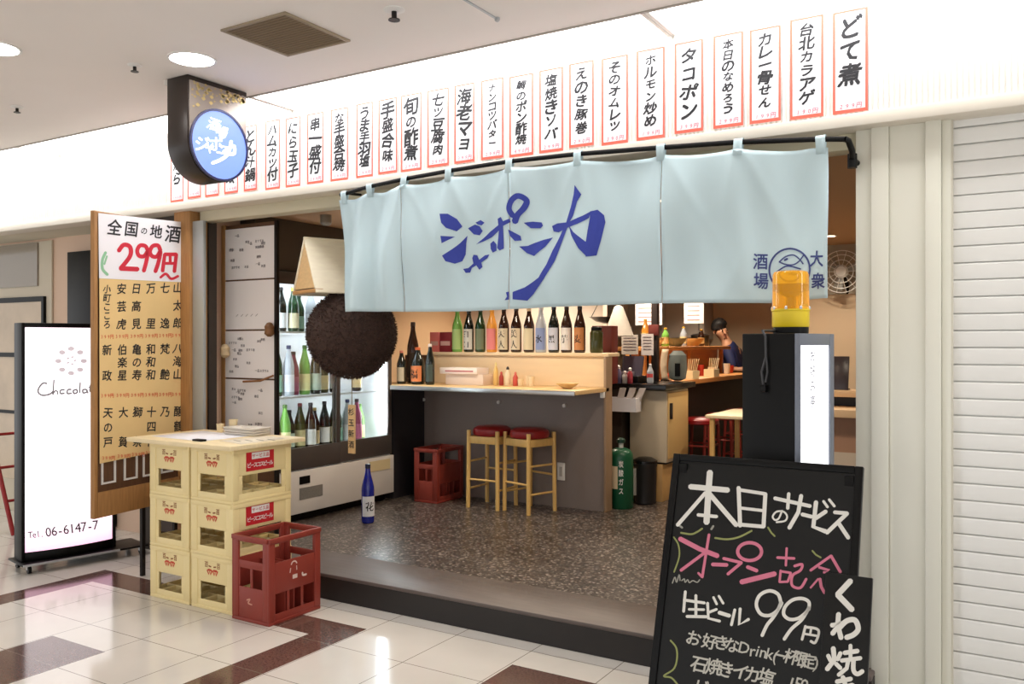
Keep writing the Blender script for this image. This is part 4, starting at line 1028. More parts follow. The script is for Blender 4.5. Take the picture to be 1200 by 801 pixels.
MB().box(p.x-.014, PY-.0135, p.z-.04, p.x+.014, PY-.0122, p.z+.04).build('socket', mat('socket_grey', (190, 186, 180), .5), t2)
# bottles along the shelf
SHB = [(536,'lime',(176,206,130),(120,180,90),'','pale green bottle, leftmost on the bar shelf'),(549.5,'dark',(224,222,214),(40,30,26),'ヨコ','dark bottle with white kana label beside the pale green bottle'),
 (563,'green',(120,132,104),(50,60,40),'','dark green bottle third from the left on the bar shelf'),(576.5,'orange',(238,140,140),(240,170,60),'','orange bottle with pink label on the bar shelf'),
 (590.5,'brown',(220,208,180),(36,26,22),'天人','brown bottle with cream label right of the orange bottle'),(605,'brown',(222,208,182),(50,34,28),'美人','brown bottle with cream label, sixth on the bar shelf'),
 (620,'brown',(222,210,176),(210,190,160),'','brown bottle with plain cream label and pale neck'),(634,'clear',(140,156,200),(220,220,226),'水','clear bottle with blue label on the bar shelf'),
 (649,'dark',(206,210,226),(30,28,40),'黒','black bottle with white and navy label on the bar shelf'),(664,'brown',(228,224,220),(40,30,28),'芋','brown bottle with white label near the right shelf end'),
 (679.5,'brown',(196,130,76),(40,30,28),'麦','brown bottle with tan label near the right shelf end')]
for px, g, lc, cc, tx, lb in SHB:
    p = at(px, 411, PY+.10); bottle(p.x, PY+.10, SHELF, lb, g, lc, cc, .395+(random.random()-.5)*.01, .0485, tx, (.06, .54), 'bottles on the bar shelf')
p = at(699, 411, PY+.12)
t = thing('dark_jar', 'dark glass jar at the right end of the bar shelf', 'jar', (p.x, PY+.12, SHELF))
MB().lathe([(.05, 0), (.056, .01), (.056, .17), (.045, .19)], p.x, PY+.12, SHELF, 20).build('glass', gm_['olive'], t); MB().lathe([(.047, .19), (.047, .215), (.04, .22)], p.x, PY+.12, SHELF, 20).build('lid', black, t)
for (a, b, c, lb) in ((506, 516.5, (226, 120, 116), 'salmon pink carton at the left end of the bar shelf'), (517.5, 530.5, (136, 34, 44), 'dark red carton beside the pink carton on the bar shelf')):
    x0, x1 = at(a, 411, PY+.1).x, at(b, 411, PY+.1).x
    q = thing('carton', lb, 'box', ((x0+x1)/2, PY+.1, SHELF), 0, 'cartons on the bar shelf')
    MB().box(x0, PY+.07, SHELF+.0005, x1, PY+.15, SHELF+.185).build('box', mat('carton_%d' % a, c, .6), q, bevel=.002)
    MB().box(x0+.01, PY+.069, SHELF+.06, x1-.01, PY+.0698, SHELF+.10).build('band', mat('carton_band', (214, 170, 160), .6), q)
# on the bar top
BZ = CT+.0005
for (px, py, g, lc, cc, h, r, lb, tx) in ((470.5,449,'dark',(214,204,180),(216,130,110),.30,.042,'dark bottle with cream label and salmon cap on the bar by the fridge',''),
     (484,447,'brown',(60,44,30),(40,26,22),.56,.054,'tallest dark brown bottle behind the orange-labelled one on the bar',''),
     (489.5,450,'dark',(226,136,84),(220,110,60),.33,.060,'fat dark bottle with orange label on the bar','福'),(504,448,'dark',(64,78,74),(226,210,200),.36,.040,'slim dark bottle with silver neck on the bar','')):
    yv = 6.12 if px != 484 else 6.3
    p = at(px, py, yv); bottle(p.x, yv, BZ, lb, g, lc, cc, h, r, tx, (.08, .5), 'bottles at the left end of the bar')
p0_, p1_ = at(524, 449, 6.3), at(572, 449, 6.3)
t = thing('tissue_box', 'white lidded box with faint red print on the bar top', 'box', ((p0_.x+p1_.x)/2, 6.3, BZ))
MB().box(p0_.x+.04, 6.22, BZ, p1_.x, 6.38, BZ+.095).build('box', mat('box_white', (232, 214, 200), .6), t, bevel=.003)
MB().box(p0_.x-.01, 6.2, BZ+.096, p1_.x-.05, 6.39, BZ+.15).build('lid', mat('box_lid', (244, 232, 226), .6), t, bevel=.004)
MB().box(p0_.x+.05, 6.1992, BZ+.115, p1_.x-.09, 6.1998, BZ+.128).build('print', mat('faint_red', (196, 120, 124), .7), t)
def cond(px, h, r, c, cap, lb, y=6.33):
    p = at(px, 451, y); t = thing('condiment_bottle', lb, 'bottle', (p.x, y, BZ), 0, 'condiments on the bar top')
    MB().lathe([(r*.9, 0), (r, .005), (r, h*.6), (r*.55, h*.78), (r*.4, h*.84)], p.x, y, BZ, 16).build('body', mat('cond_%d' % px, c, .4), t)
    MB().lathe([(r*.5, h*.84), (r*.5, h*.92), (r*.2, h)], p.x, y, BZ, 12).build('cap', mat('condcap_%d' % px, cap, .4), t)
cond(581, .20, .022, (232, 196, 120), (240, 216, 150), 'tall yellow squeeze bottle on the bar top')
cond(587.5, .12, .02, (170, 60, 50), (190, 70, 60), 'small red spice bottle right of the yellow squeeze bottle')
cond(595, .165, .026, (236, 220, 190), (50, 40, 36), 'cream sauce bottle with black cap on the bar top')
cond(604, .12, .023, (206, 84, 70), (214, 120, 100), 'red seasoning bottle right of the sauce bottle')
for k, px in enumerate((610, 617, 623)):
    p = at(px, 451, 6.33); cup(p.x, 6.33+.03*(k % 2), BZ, .026, [.06, .09, .085][k], mat('cup_bar', (236, 214, 176), .5), 'cream cup on the bar top, %s from the condiments' % ORD[k+1], 'cups on the bar top')
p = at(665, 455, 6.15)
tag(MB().lathe([(.035, 0), (.04, .006), (.09, .04), (.094, .045), (.086, .043), (.035, .012)], p.x, 6.15, BZ, 24).build('bowl', mat('bowl_cream', (220, 190, 140), .4)), 'shallow cream bowl at the right end of the bar', 'bowl')
make_red('red bottle crate under the bar in the dark corner', .25, .40, .47, (-4.575, 6.22, SZ))

# stools
def make_stool(loc, rz, label):
    t = thing('bar_stool', label, 'stool', loc, rz, 'red-topped wooden stools')
    for sx in (-1, 1):
        for sy_ in (-1, 1): MB().tube([(sx*.148, sy_*.148, 0.0), (sx*.143, sy_*.143, .655)], .0175, 12).build('leg', gold_w, t, local=True)
    for k, (z, z2) in enumerate(((.24, .32), (.20, .38))):
        for s in (-1, 1):
            if k == 0: MB().tube([(-.14, s*.145, z+(.06 if s > 0 else 0)), (.14, s*.145, z+(.06 if s > 0 else 0))], .009, 8).build('stretcher', gold_w, t, local=True)
            else:
                MB().tube([(s*.145, -.14, .16), (s*.145, .14, .16)], .009, 8).build('stretcher', gold_w, t, local=True)
                MB().tube([(s*.145, -.14, .39), (s*.145, .14, .39)], .009, 8).build('stretcher', gold_w, t, local=True)
    o = MB()
    for a, b, c, d in ((-.14, -.152, .14, -.136), (-.14, .136, .14, .152), (-.152, -.14, -.136, .14), (.136, -.14, .152, .14)): o.box(a, b, .545, c, d, .605)
    o.build('apron', gold_w, t, bevel=.002, local=True)
    MB().lathe([(.14, .606), (.158, .612), (.166, .635), (.16, .665), (.13, .685), (.05, .692)], 0, 0, 0, 36).build('seat', redleather, t, local=True)
make_stool((-3.995, 6.195, SZ), 0, 'red-topped wooden stool under the bar, nearer the dark red crate')
make_stool((-3.625, 6.195, SZ), math.radians(-17), 'red-topped wooden stool turned outward, nearer the white outlet plate')

# ------------------------------------------------------------------ right of the bar
p = at(729.5, 596, 6.75)
gx_, gy_ = p.x, 6.72
t = thing('gas_cylinder', 'green gas cylinder with pale label on the floor by the bar end', 'cylinder', (gx_, gy_, SZ))
MB().lathe([(.098, 0), (.104, .01), (.104, .42), (.098, .46), (.075, .49), (.04, .505)], gx_, gy_, SZ, 28).build('body', mat('cylinder_green', (14, 84, 54), .35), t)
MB().tube([(gx_, gy_, SZ+.49), (gx_, gy_, SZ+.55)], .02, 10).build('valve', mat('valve_white', (216, 216, 210), .4), t)
MB().lathe([(.034, .548), (.036, .55), (.036, .575), (.02, .59)], gx_, gy_+.0, SZ, 16).build('hand_wheel', mat('guard_green', (18, 60, 44), .4), t)
o = MB(); vs = []
for k in range(9):
    a = -PI/2-.75+.9*k/8; vs += [(gx_+.1055*math.cos(a), gy_+.1055*math.sin(a), SZ+.17), (gx_+.1055*math.cos(a), gy_+.1055*math.sin(a), SZ+.36)]
o.add(vs, [(2*k, 2*k+2, 2*k+3, 2*k+1) for k in range(8)]); o.build('label', mat('cyl_label', (226, 206, 170), .6), t)
o = MB()
for i, ch in enumerate('炭酸ガス'):
    a = -PI/2+.42; o.char(ch, 0, SZ+.38-i*.075, .05, .06, lambda q, z: (gx_+.106*math.cos(a+q*8), gy_+.106*math.sin(a+q*8), z))
o.build('lettering', white_p, t, smooth=0)
p = at(756, 586, 7.0)
t = thing('waste_bin', 'black bin with pale stripe behind the green cylinder', 'bin', (p.x, 7.0, SZ))
MB().lathe([(.085, 0), (.095, .01), (.1, .32), (.105, .33), (.105, .36)], p.x, 7.0, SZ, 24).build('body', mat('bin_black', (36, 34, 34), .4), t)
MB().lathe([(.107, .355), (.107, .375), (.06, .40), (.02, .405)], p.x, 7.0, SZ, 24).build('lid', black_g, t)
MB().box(p.x-.07, 7.0-.105, SZ+.08, p.x-.045, 7.0-.075, SZ+.31).build('stripe', mat('stripe_white', (200, 196, 190), .5), t)
# freezer cabinet under the register shelf
t = thing('freezer_cabinet', 'pale grey freezer box on a wooden base below the register', 'freezer', (-2.95, 7.4, SZ))
MB().box(-3.13, 7.12, .50, -2.78, 7.66, 1.13).build('body', mat('freezer_grey', (206, 190, 164), .5, noise=.02), t, bevel=.008)
MB().box(-2.7795, 7.14, .53, -2.772, 7.64, 1.11).build('door', mat('freezer_door', (222, 186, 124), .5), t, bevel=.004)
MB().box(-2.771, 7.17, .88, -2.755, 7.21, 1.02).build('handle', darkmetal, t, bevel=.003)
MB().box(-3.12, 7.13, .485, -2.79, 7.64, .4995).build('gap_strip', darkmetal, t)
MB().box(-3.13, 7.12, SZ, -2.82, 7.62, .4845).build('base', mat('freezer_base', (206, 164, 106), .55, noise=.06), t, bevel=.004)
t = thing('register_shelf', 'black counter slab holding the register clutter above the freezer', 'counter', (-3.05, 7.3, 1.14))
MB().box(-3.42, 7.0, 1.14, -2.74, 7.75, 1.19).build('slab', black_g, t, bevel=.004)
MB().box(-3.42, 7.02, SZ, -3.16, 7.7, 1.139).build('side_panel', mat('dark_panel_m', (52, 42, 36), .5), t)
x0, x1 = at(704.5, 420, 7.05).x, at(727, 420, 7.05).x
tag(MB().box(x0, 6.86, 1.19, x1, 7.0, 1.70).build('red_partition', mat('maroon', (112, 38, 28), .5), bevel=.004), 'maroon partition panel beside the bottle shelf end', 'panel')
struct_pt = None
t = thing('leaflet_box', 'white box stuffed with leaflets in front of the register', 'box', (-3.2, 6.95, 1.0))
x0, x1 = at(714, 470, 6.93).x, at(748, 470, 6.93).x; z0, z1 = at(714, 481, 6.93).z, at(714, 465, 6.93).z
o = MB(); o.box(x0, 6.88, z0, x1, 6.885, z1); o.box(x0, 6.99, z0, x1, 6.995, z1); o.box(x0, 6.885, z0, x0+.005, 6.99, z1); o.box(x1-.005, 6.885, z0, x1, 6.99, z1); o.box(x0+.005, 6.885, z0, x1-.005, 6.99, z0+.005)
o.build('box', paper, t)
for k in range(3):
    o = MB(); b = Vector((x0+.06+k*.06, 6.9+k*.03, z0+.006)); o.obox(b, Vector((.06, 0, .0)), (0, .006, 0), Vector((.05+.02*k, .01, .2))); o.build('leaflet', mat('leaflet', (206, 196, 190), .7), t)
# register clutter
t = thing('payment_terminal', 'dark point-of-sale terminal on the register shelf', 'register', (-3.2, 7.3, 1.19))
p = at(741, 435, 7.25)
MB().box(p.x-.11, 7.15, 1.1905, p.x+.1, 7.4, 1.25).build('base', black, t, bevel=.006)
MB().obox((p.x-.1, 7.22, 1.25), (.2, 0, 0), (0, .05, .18), (0, .02, -.004)).build('screen', mat('screen_dark', (66, 62, 74), .2), t)
MB().obox((p.x-.06, 7.14, 1.2505), (.1, 0, 0), (0, .07, 0), (0, 0, .04)).build('keypad', mat('keypad', (120, 110, 120), .5), t, bevel=.004)
p = at(762, 437, 7.2)
bottle(p.x, 7.2, 1.1905, 'small white dispenser bottle on the register shelf', 'clear', (220, 80, 80), (236, 236, 236), .17, .03, lab_span=(.3, .5))
for (a, b, c, d, lb, col) in ((729, 392, 748, 415, 'grey notice sheet clipped beside the maroon panel', (190, 180, 170)), (752, 391, 766, 416, 'pale framed notice sheet above the register', (206, 198, 196))):
    p, q = at(a, d, 7.5), at(b if False else c, b if False else (392 if a < 740 else 391), 7.5)
    t = thing('notice', lb, 'notice', (p.x, 7.5, p.z), 0, 'notices above the register')
    MB().box(p.x, 7.49, p.z, q.x, 7.5, q.z).build('sheet', mat('notice_%d' % a, col, .7), t)
    o = MB()
    for k in range(5): o.stroke([(p.x+.02, q.z-.03-k*.028), (q.x-.02, q.z-.03-k*.028)], .008, lambda u, v: (u, 7.488, v))
    o.build('print', mat('notice_ink', (120, 108, 112), .7), t, smooth=0)
    MB().box((p.x+q.x)/2-.008, 7.501, 1.1905, (p.x+q.x)/2+.008, 7.512, q.z).build('stand', black, t)
# fixture: white pendant cone near the noren edge
p = at(725, 394, 7.3); zt_c = at(725, 358, 7.3).z
t = thing('pendant_lamp', 'grey-white conical pendant shade beyond the bottle shelf', 'light', (p.x, 7.3, p.z))
MB().lathe([(.135, 0), (.14, .005), (.04, zt_c-p.z-.01), (.02, zt_c-p.z)], p.x, 7.3, p.z, 20).build('shade', mat('shade_paper', (196, 188, 176), .7, noise=.06, nscale=20), t)
MB().tube([(p.x, 7.3, zt_c), (p.x, 7.3, 2.5)], .005, 6).build('cord', black, t)
p = at(709, 374, 7.6)
t = thing('wok', 'black wok hanging behind the right end of the bottle shelf', 'pan', (p.x, 7.62, p.z))
MB().lathe([(.02, -.04), (.1, -.02), (.16, .02), (.168, .022), (.15, .016), (.02, -.03)], p.x, 7.62, p.z, 24).build('pan', black_g, t)
MB().tube([(p.x-.16, 7.62, p.z+.02), (p.x, 7.62, p.z+.3), (p.x+.16, 7.62, p.z+.02)], .004, 6).build('wire', darkmetal, t); MB().tube([(p.x, 7.62, p.z+.3), (p.x, 7.62, 2.5)], .004, 6).build('hanger', darkmetal, t)
# kitchen bar running back
KX = -2.93
t = thing('kitchen_bar', 'long wooden kitchen bar with raised shelf running back behind the freezer', 'counter', (KX-.3, 9.2, SZ))
kw = mat('kitchen_wood', (206, 140, 76), .5, noise=.1, nscale=4, stretch=(10, 1, 10))
MB().box(KX-.55, 7.9, SZ, KX-.12, 10.5, 1.14).build('front_panel', mat('kitchen_dark', (46, 32, 26), .6), t)
MB().box(KX-.5, 7.82, 1.141, KX, 10.5, 1.185).build('top', kw, t, bevel=.004)
MB().box(KX-.55, 7.82, 1.186, KX-.5, 10.5, 1.47).build('back_board', kw, t)
MB().box(KX-.75, 7.82, 1.471, KX-.33, 10.5, 1.51).build('raised_shelf', kw, t, bevel=.004)
for y in (7.86, 9.2, 10.3): MB().box(KX-.42, y, 1.186, KX-.38, y+.05, 1.47).build('bracket', kw, t)
for k in range(9):
    y = 8.2+k*.26; p_ = (KX-.28+.05*(k % 2), y, 1.1855); c = [(200, 60, 40), (236, 216, 180), (220, 170, 110), (240, 230, 210)][k % 4]
    cup(*p_, .03+.012*(k % 3), .06+.03*((k*2) % 3), mat('bar_item_%d' % (k % 4), c, .5), '%s dish or cup on the kitchen bar, %s from the front' % (['red', 'cream', 'tan', 'white'][k % 4], ORD[k+1]), 'dishes on the kitchen bar')
for k, (y, g, hh, lb) in enumerate(((8.2, 'orange', .28, 'orange bottle at the front of the raised kitchen shelf'), (8.75, 'lime', .2, 'pale green bottle on the raised kitchen shelf'), (9.3, 'clear', .22, 'clear bottle on the raised kitchen shelf'), (9.9, 'brown', .2, 'brown bottle toward the back of the raised kitchen shelf'))):
    bottle(KX-.5, y, 1.5105, lb, g, (230, 210, 150), (230, 180, 60), hh, .04, lab_span=(.15, .5))
for k, (y, r, c, lb) in enumerate(((8.45, .1, (210, 190, 140), 'straw-coloured bowl on the raised kitchen shelf behind the orange bottle'), (9.05, .12, (120, 124, 104), 'grey-green bowl on the raised kitchen shelf'), (9.6, .13, (214, 170, 100), 'tan basket bowl at the far raised kitchen shelf'))):
    tag(MB().lathe([(r*.5, 0), (r*.9, .06), (r, .09), (r*.95, .09), (r*.45, .01)], KX-.5, y, 1.5105, 20).build('bowl', mat('kbowl_%d' % k, c, .5)), lb, 'bowl', 'bowls on the kitchen shelf')
p = at(781, 447, 7.78)
t = thing('menu_stand', 'white upright menu card at the near end of the kitchen bar', 'menu', (p.x, 7.78, 1.19))
o = MB(); vs = []
for k in range(9):
    z = 1.19+.30*k/8; b = .02*math.sin(k/8*PI); vs += [(p.x-.035-b, 7.76, z), (p.x+.02-b, 7.79, z)]
o.add(vs, [(2*k, 2*k+1, 2*k+3, 2*k+2) for k in range(8)]); o.build('card', mat('card_cream', (226, 200, 168), .6), t, solid=.003)
MB().box(p.x-.05, 7.74, 1.1905, p.x+.04, 7.81, 1.20).build('foot', black, t)
p = at(795, 438, 7.72)
t = thing('cloth_bag', 'grey-green bag hanging at the near end of the kitchen bar', 'bag', (p.x, 7.72, 1.2))
MB().lathe([(.03, 0), (.075, .02), (.09, .12), (.08, .24), (.05, .27), (.04, .28)], p.x, 7.7, 1.195, 18).build('bag', mat('bag_grey', (98, 104, 100), .7, noise=.2, nscale=8), t)
MB().box(p.x+.01, 7.60, 1.24, p.x+.06, 7.61, 1.36).build('patch', black, t)
# stools at the kitchen bar
for k, (x, y) in enumerate(((-2.775, 7.98), (-2.76, 8.6), (-2.76, 9.25))):
    t = thing('bar_stool', 'dark red stool at the kitchen bar, %s from the front' % ORD[k+1], 'stool', (x, y, SZ), 0, 'stools at the kitchen bar')
    rw = mat('stool_red_wood', (150, 50, 42), .5)
    for sx in (-1, 1):
        for s2 in (-1, 1): MB().tube([(x+sx*.15, y+s2*.15, SZ), (x+sx*.13, y+s2*.13, SZ+.62)], .016, 8).build('leg', rw, t)
    for z in (.2, .42):
        o = MB()
        for s2 in (-1, 1): o.tube([(x-.14, y+s2*.14, SZ+z), (x+.14, y+s2*.14, SZ+z)], .009, 6); o.tube([(x+s2*.14, y-.14, SZ+z), (x+s2*.14, y+.14, SZ+z)], .009, 6)
        o.build('stretcher', rw, t)
    MB().lathe([(.16, .62), (.175, .63), (.175, .66), (.14, .68)], x, y, SZ, 24).build('seat', redleather, t)
# white table
t = thing('dining_table', 'small pale table with wooden legs behind the black floor sign', 'table', (-2.2, 7.9, SZ))
tx0, tx1, ty0, ty1 = -2.58, -1.75, 7.55, 8.4
MB().box(tx0, ty0, .87, tx1, ty1, .9).build('top', mat('table_top', (232, 216, 180), .4), t, bevel=.004)
for x in (tx0+.03, tx1-.07):
    for y in (ty0+.03, ty1-.07): MB().box(x, y, SZ, x+.04, y+.04, .87).build('leg', gold_w if x < -2.3 else white_p, t, bevel=.003)
# wall counter at the right
t = thing('wall_counter', 'tan two-tier counter seen between the floor sign and the pillar', 'counter', (-1.2, 7.0, SZ))
tan = mat('counter_tan', (222, 188, 146), .5)
MB().box(-1.75, 6.9, .98, -.75, 7.35, 1.04).build('lower_top', tan, t, bevel=.004)
MB().box(-1.75, 7.2, 1.12, -.75, 7.5, 1.17).build('upper_top', tan, t, bevel=.004)
MB().box(-1.75, 7.36, SZ, -.75, 7.48, 1.119).build('rear_panel', darkmetal, t)
MB().box(-1.75, 7.05, SZ, -.75, 7.2, .979).build('front_panel', mat('counter_front', (170, 130, 104), .6), t)
MB().box(-1.45, 7.04, .3, -1.15, 7.0495, .7).build('drawer', mat('drawer_cream', (206, 190, 170), .6), t)
p = at(986, 450, 7.35)
t = thing('tablet_stand', 'dark menu tablet standing on the tan counter', 'tablet', (p.x, 7.35, 1.17))
MB().obox((p.x-.07, 7.3, 1.171), (.13, 0, 0), (0, .06, .27), (0, .012, -.003)).build('screen', mat('tablet_dark', (60, 50, 54), .3), t, bevel=.003)
MB().box(p.x-.05, 7.33, 1.1705, p.x+.05, 7.43, 1.18).build('foot', black, t)
# wall fan
p = at(986, 318, 8.6)
t = thing('wall_fan', 'white wall fan high on the wall beside the pillar', 'fan', (p.x, 8.72, p.z))
o = MB()
for r in (.06, .11, .16, .2):
    o.tube([(p.x+r*math.cos(a), 8.58+.03*(r/.2)**2, p.z+r*math.sin(a)) for a in [2*PI*k/28 for k in range(29)]], .004, 6)
for k in range(14):
    a = 2*PI*k/14; o.tube([(p.x+.04*math.cos(a), 8.58, p.z+.04*math.sin(a)), (p.x+.2*math.cos(a), 8.61, p.z+.2*math.sin(a))], .0025, 5)
o.build('guard', white_p, t)
MB().tube([(p.x, 8.575, p.z), (p.x, 8.70, p.z)], .05, 18).build('motor', white_p, t)
for k in range(3):
    a = 2*PI*k/3+.3; o = MB(); d = Vector((math.cos(a), 0, math.sin(a))); e_ = Vector((-math.sin(a), 0, math.cos(a))); c_ = Vector((p.x, 8.615, p.z))
    o.add([c_+d*.04-e_*.02, c_+d*.17-e_*.05+Vector((0,.02,0)), c_+d*.18+e_*.05-Vector((0,.02,0)), c_+d*.05+e_*.03], [(0,1,2,3)]); o.build('blade', mat('blade_grey', (170, 170, 166), .4), t, solid=.003)
MB().tube([(p.x, 8.70, p.z-.02), (p.x+.02, 8.76, p.z-.12), (p.x+.02, 8.795, p.z-.2)], .018, 8).build('arm', darkmetal, t)
# kitchen back: shelf with white things on the far wall
t = thing('kitchen_cabinet', 'white wall cupboards at the back of the kitchen behind the register', 'cabinet', (-4.7, 11.3, 1.5))
for k, (x0, x1) in enumerate(((-5.5, -4.95), (-4.94, -4.4), (-4.39, -3.86))):
    MB().box(x0, 11.2, 1.62, x1, 11.22, 2.4).build('door', mat('cab_white', (232, 224, 212), .5), t, bevel=.004)
    MB().box(x1-.06, 11.185, 1.72, x1-.045, 11.1995, 1.86).build('handle', steel, t)
MB().box(-5.55, 11.221, 1.6, -3.85, 11.599, 2.42).build('carcass', mat('cab_body', (214, 204, 190), .5), t)
for k, (a, b, c, d, lb) in enumerate(((745, 362, 776, 381, 'pale calendar sheet hung behind the register'), (802, 362, 825, 379, 'white sheet hung over the kitchen bar'))):
    p, q = at(a, d, 9.0), at(c, b-14, 9.0)
    t = thing('hung_sheet', lb, 'paper', (p.x, 9.0, p.z), 0, 'sheets hung in the kitchen')
    MB().box(p.x, 8.99, p.z, q.x, 9.0, q.z).build('sheet', paper, t)
    o = MB()
    for j in range(4): o.stroke([(p.x+.04, p.z+.04+j*.05), (q.x-.05, p.z+.04+j*.05)], .012, lambda u, v: (u, 8.988, v))
    o.build('print', mat('sheet_ink', (190, 160, 160), .7), t, smooth=0)
    MB().tube([((p.x+q.x)/2, 8.995, q.z), ((p.x+q.x)/2, 8.995, 2.5)], .004, 6).build('string', white_p, t)

p, q = at(499, 389, 8.09), at(531, 352, 8.09)
t = thing('wall_poster', 'pale pink poster on the kitchen wall above the cartons', 'poster', (p.x, 8.09, p.z))
MB().box(p.x, 8.088, p.z, q.x, 8.0995, q.z).build('sheet', mat('poster_pink', (240, 208, 202), .7), t)
o = MB()
for k, (a, b) in enumerate(((.3, .25), (.65, .4), (.45, .7))): o.stroke([(p.x+(q.x-p.x)*a-.03, p.z+(q.z-p.z)*b), (p.x+(q.x-p.x)*a+.03, p.z+(q.z-p.z)*b+.02)], .03, lambda u, v: (u, 8.0865, v))
o.build('print', mat('poster_print', (150, 60, 70), .7), t, smooth=0)
p = at(768, 452, 7.6)
t = thing('kitchen_post', 'dark square post rising behind the register', 'post', (p.x, 7.6, 1.19))
MB().box(p.x-.03, 7.57, 1.1905, p.x+.03, 7.63, 2.5).build('post', mat('post_dark', (48, 36, 32), .5), t, bevel=.004)
MB().box(p.x-.05, 7.55, 1.62, p.x+.05, 7.569, 1.72).build('plate', mat('post_plate', (110, 44, 38), .5), t, bevel=.003)
for k, y in enumerate((8.35, 9.0)):
    t = thing('chopstick_box', ['near', 'far'][k]+' open wooden chopstick box on the kitchen bar', 'box', (KX-.075, y, 1.1855), 0, 'chopstick boxes on the kitchen bar')
    o = MB(); x0, x1, y0, y1, z0, z1 = KX-.13, KX-.02, y-.09, y+.09, 1.1855, 1.27
    o.box(x0, y0, z0, x1, y0+.008, z1); o.box(x0, y1-.008, z0, x1, y1, z1); o.box(x0, y0+.008, z0, x0+.008, y1-.008, z1); o.box(x1-.008, y0+.008, z0, x1, y1-.008, z1); o.box(x0+.008, y0+.008, z0, x1-.008, y1-.008, z0+.006)
    o.build('box', woodx, t)
    for j in range(6): MB().tube([(x0+.03+.012*j, y-.03+.01*j, z0+.0065), (x0+.02+.014*j, y+.05+.02*j, z0+.20)], .004, 6).build('chopstick', wood, t)
for k, (px, y, c, r, h_, lb) in enumerate(((822, 10.2, (52, 54, 50), .11, .14, 'dark cooking pot on the raised kitchen shelf'), (812, 8.0, (70, 90, 70), .05, .2, 'dark green jar on the raised kitchen shelf'))):
    x_ = KX-.62
    t = thing('cooking_pot' if k == 0 else 'glass_jar', lb, 'pot' if k == 0 else 'jar', (x_, y, 1.51))
    MB().lathe([(r*.95, 0), (r, .01), (r, h_*.9), (r*1.06, h_*.92), (r*1.06, h_*.95)], x_, y, 1.5105, 20).build('body', mat('pot_%d' % k, c, .35), t)
    MB().lathe([(r*1.02, h_*.951), (r*.8, h_*1.05), (r*.15, h_*1.1), (r*.15, h_*1.22)], x_, y, 1.5105, 20).build('lid', darkmetal, t)
p = at(735, 440, 7.12)
for k, (dx, c, hh) in enumerate(((-.06, (110, 100, 130), .16), (.0, (200, 196, 190), .11), (.05, (176, 60, 70), .14))):
    cond_ = thing('small_bottle', ['purple', 'white', 'red'][k]+' small bottle in front of the payment terminal', 'bottle', (p.x+dx, 7.07, 1.1905), 0, 'small bottles on the register shelf')
    MB().lathe([(.02, 0), (.024, .006), (.024, hh*.6), (.01, hh*.8)], p.x+dx, 7.07, 1.1905, 14).build('body', mat('smallb_%d' % k, c, .3), cond_)
    MB().lathe([(.013, hh*.8), (.013, hh*.95), (.006, hh)], p.x+dx, 7.07, 1.1905, 10).build('cap', white_p, cond_)

# ------------------------------------------------------------------ cook behind the kitchen bar
pc = at(843, 372, 9.6)
def skin_mesh(name, verts, edges, radii, m, par, sub=2):
    me = bpy.data.meshes.new(name); me.from_pydata(verts, edges, []); o = bpy.data.objects.new(name, me); COL.objects.link(o)
    sk = o.modifiers.new('skin', 'SKIN'); sb = o.modifiers.new('sub', 'SUBSURF'); sb.levels = sub; sb.render_levels = sub
    if not me.skin_vertices: me.attributes  # layer is created with the modifier
    for v, r in zip(me.skin_vertices[0].data, radii): v.radius = (r, r) if not isinstance(r, tuple) else r
    me.skin_vertices[0].data[0].use_root = True
    bpy.context.view_layer.update()
    m2 = bpy.data.meshes.new_from_object(o.evaluated_get(bpy.context.evaluated_depsgraph_get()))
    bpy.data.objects.remove(o); bpy.data.meshes.remove(me)
    I = INV[par.name]; m2.transform(I); m2.name = name; m2.materials.clear(); m2.materials.append(m); m2.shade_smooth()
    q = bpy.data.objects.new(name, m2); COL.objects.link(q); q.parent = par; return q
hx, hy = -3.40, 11.0
hz = 1.74
px_ = hx; 
t = thing('person', 'person in a navy shirt and dark cap working behind the kitchen bar', 'person', (hx, hy, SZ))
skinm = mat('skin', (206, 150, 116), .5)
vv = [(hx, hy, .98), (hx, hy, 1.2), (hx-.02, hy-.02, 1.47), (hx-.06, hy-.06, 1.58), (hx-.10, hy-.10, 1.66), (hx-.13, hy-.13, 1.75),
      (hx, hy-.18, 1.44), (hx+.1, hy-.23, 1.2), (hx+.3, hy-.17, 1.22), (hx, hy+.18, 1.44), (hx+.1, hy+.23, 1.2), (hx+.3, hy+.17, 1.22),
      (hx, hy-.09, .88), (hx+.02, hy-.1, .52), (hx, hy-.1, .22), (hx, hy+.09, .88), (hx+.02, hy+.1, .52), (hx, hy+.1, .22), (hx+.1, hy-.1, SZ+.03), (hx+.1, hy+.1, SZ+.03)]
ee = [(0,1),(1,2),(2,3),(3,4),(4,5),(2,6),(6,7),(7,8),(2,9),(9,10),(10,11),(0,12),(12,13),(13,14),(0,15),(15,16),(16,17),(14,18),(17,19)]
rd_ = [(.15,.12),(.14,.11),(.15,.10),.05,.082,.095,.06,.045,.035,.06,.045,.035,.085,.06,.045,.085,.06,.045,.035,.035]
bd = skin_mesh('body', vv, ee, rd_, skinm, t)
shirt = skin_mesh('shirt', [vv[i] for i in (0,1,2,6,7,9,10)]+[(hx-.045, hy-.045, 1.545)], [(0,1),(1,2),(2,3),(3,4),(2,5),(5,6),(2,7)], [(.18,.14),(.17,.135),(.175,.125),.075,.06,.075,.06,.085], mat('shirt_navy', (34, 40, 84), .7), t)
hc = Vector((hx-.13, hy-.12, 1.755)); o = MB(); vs = []
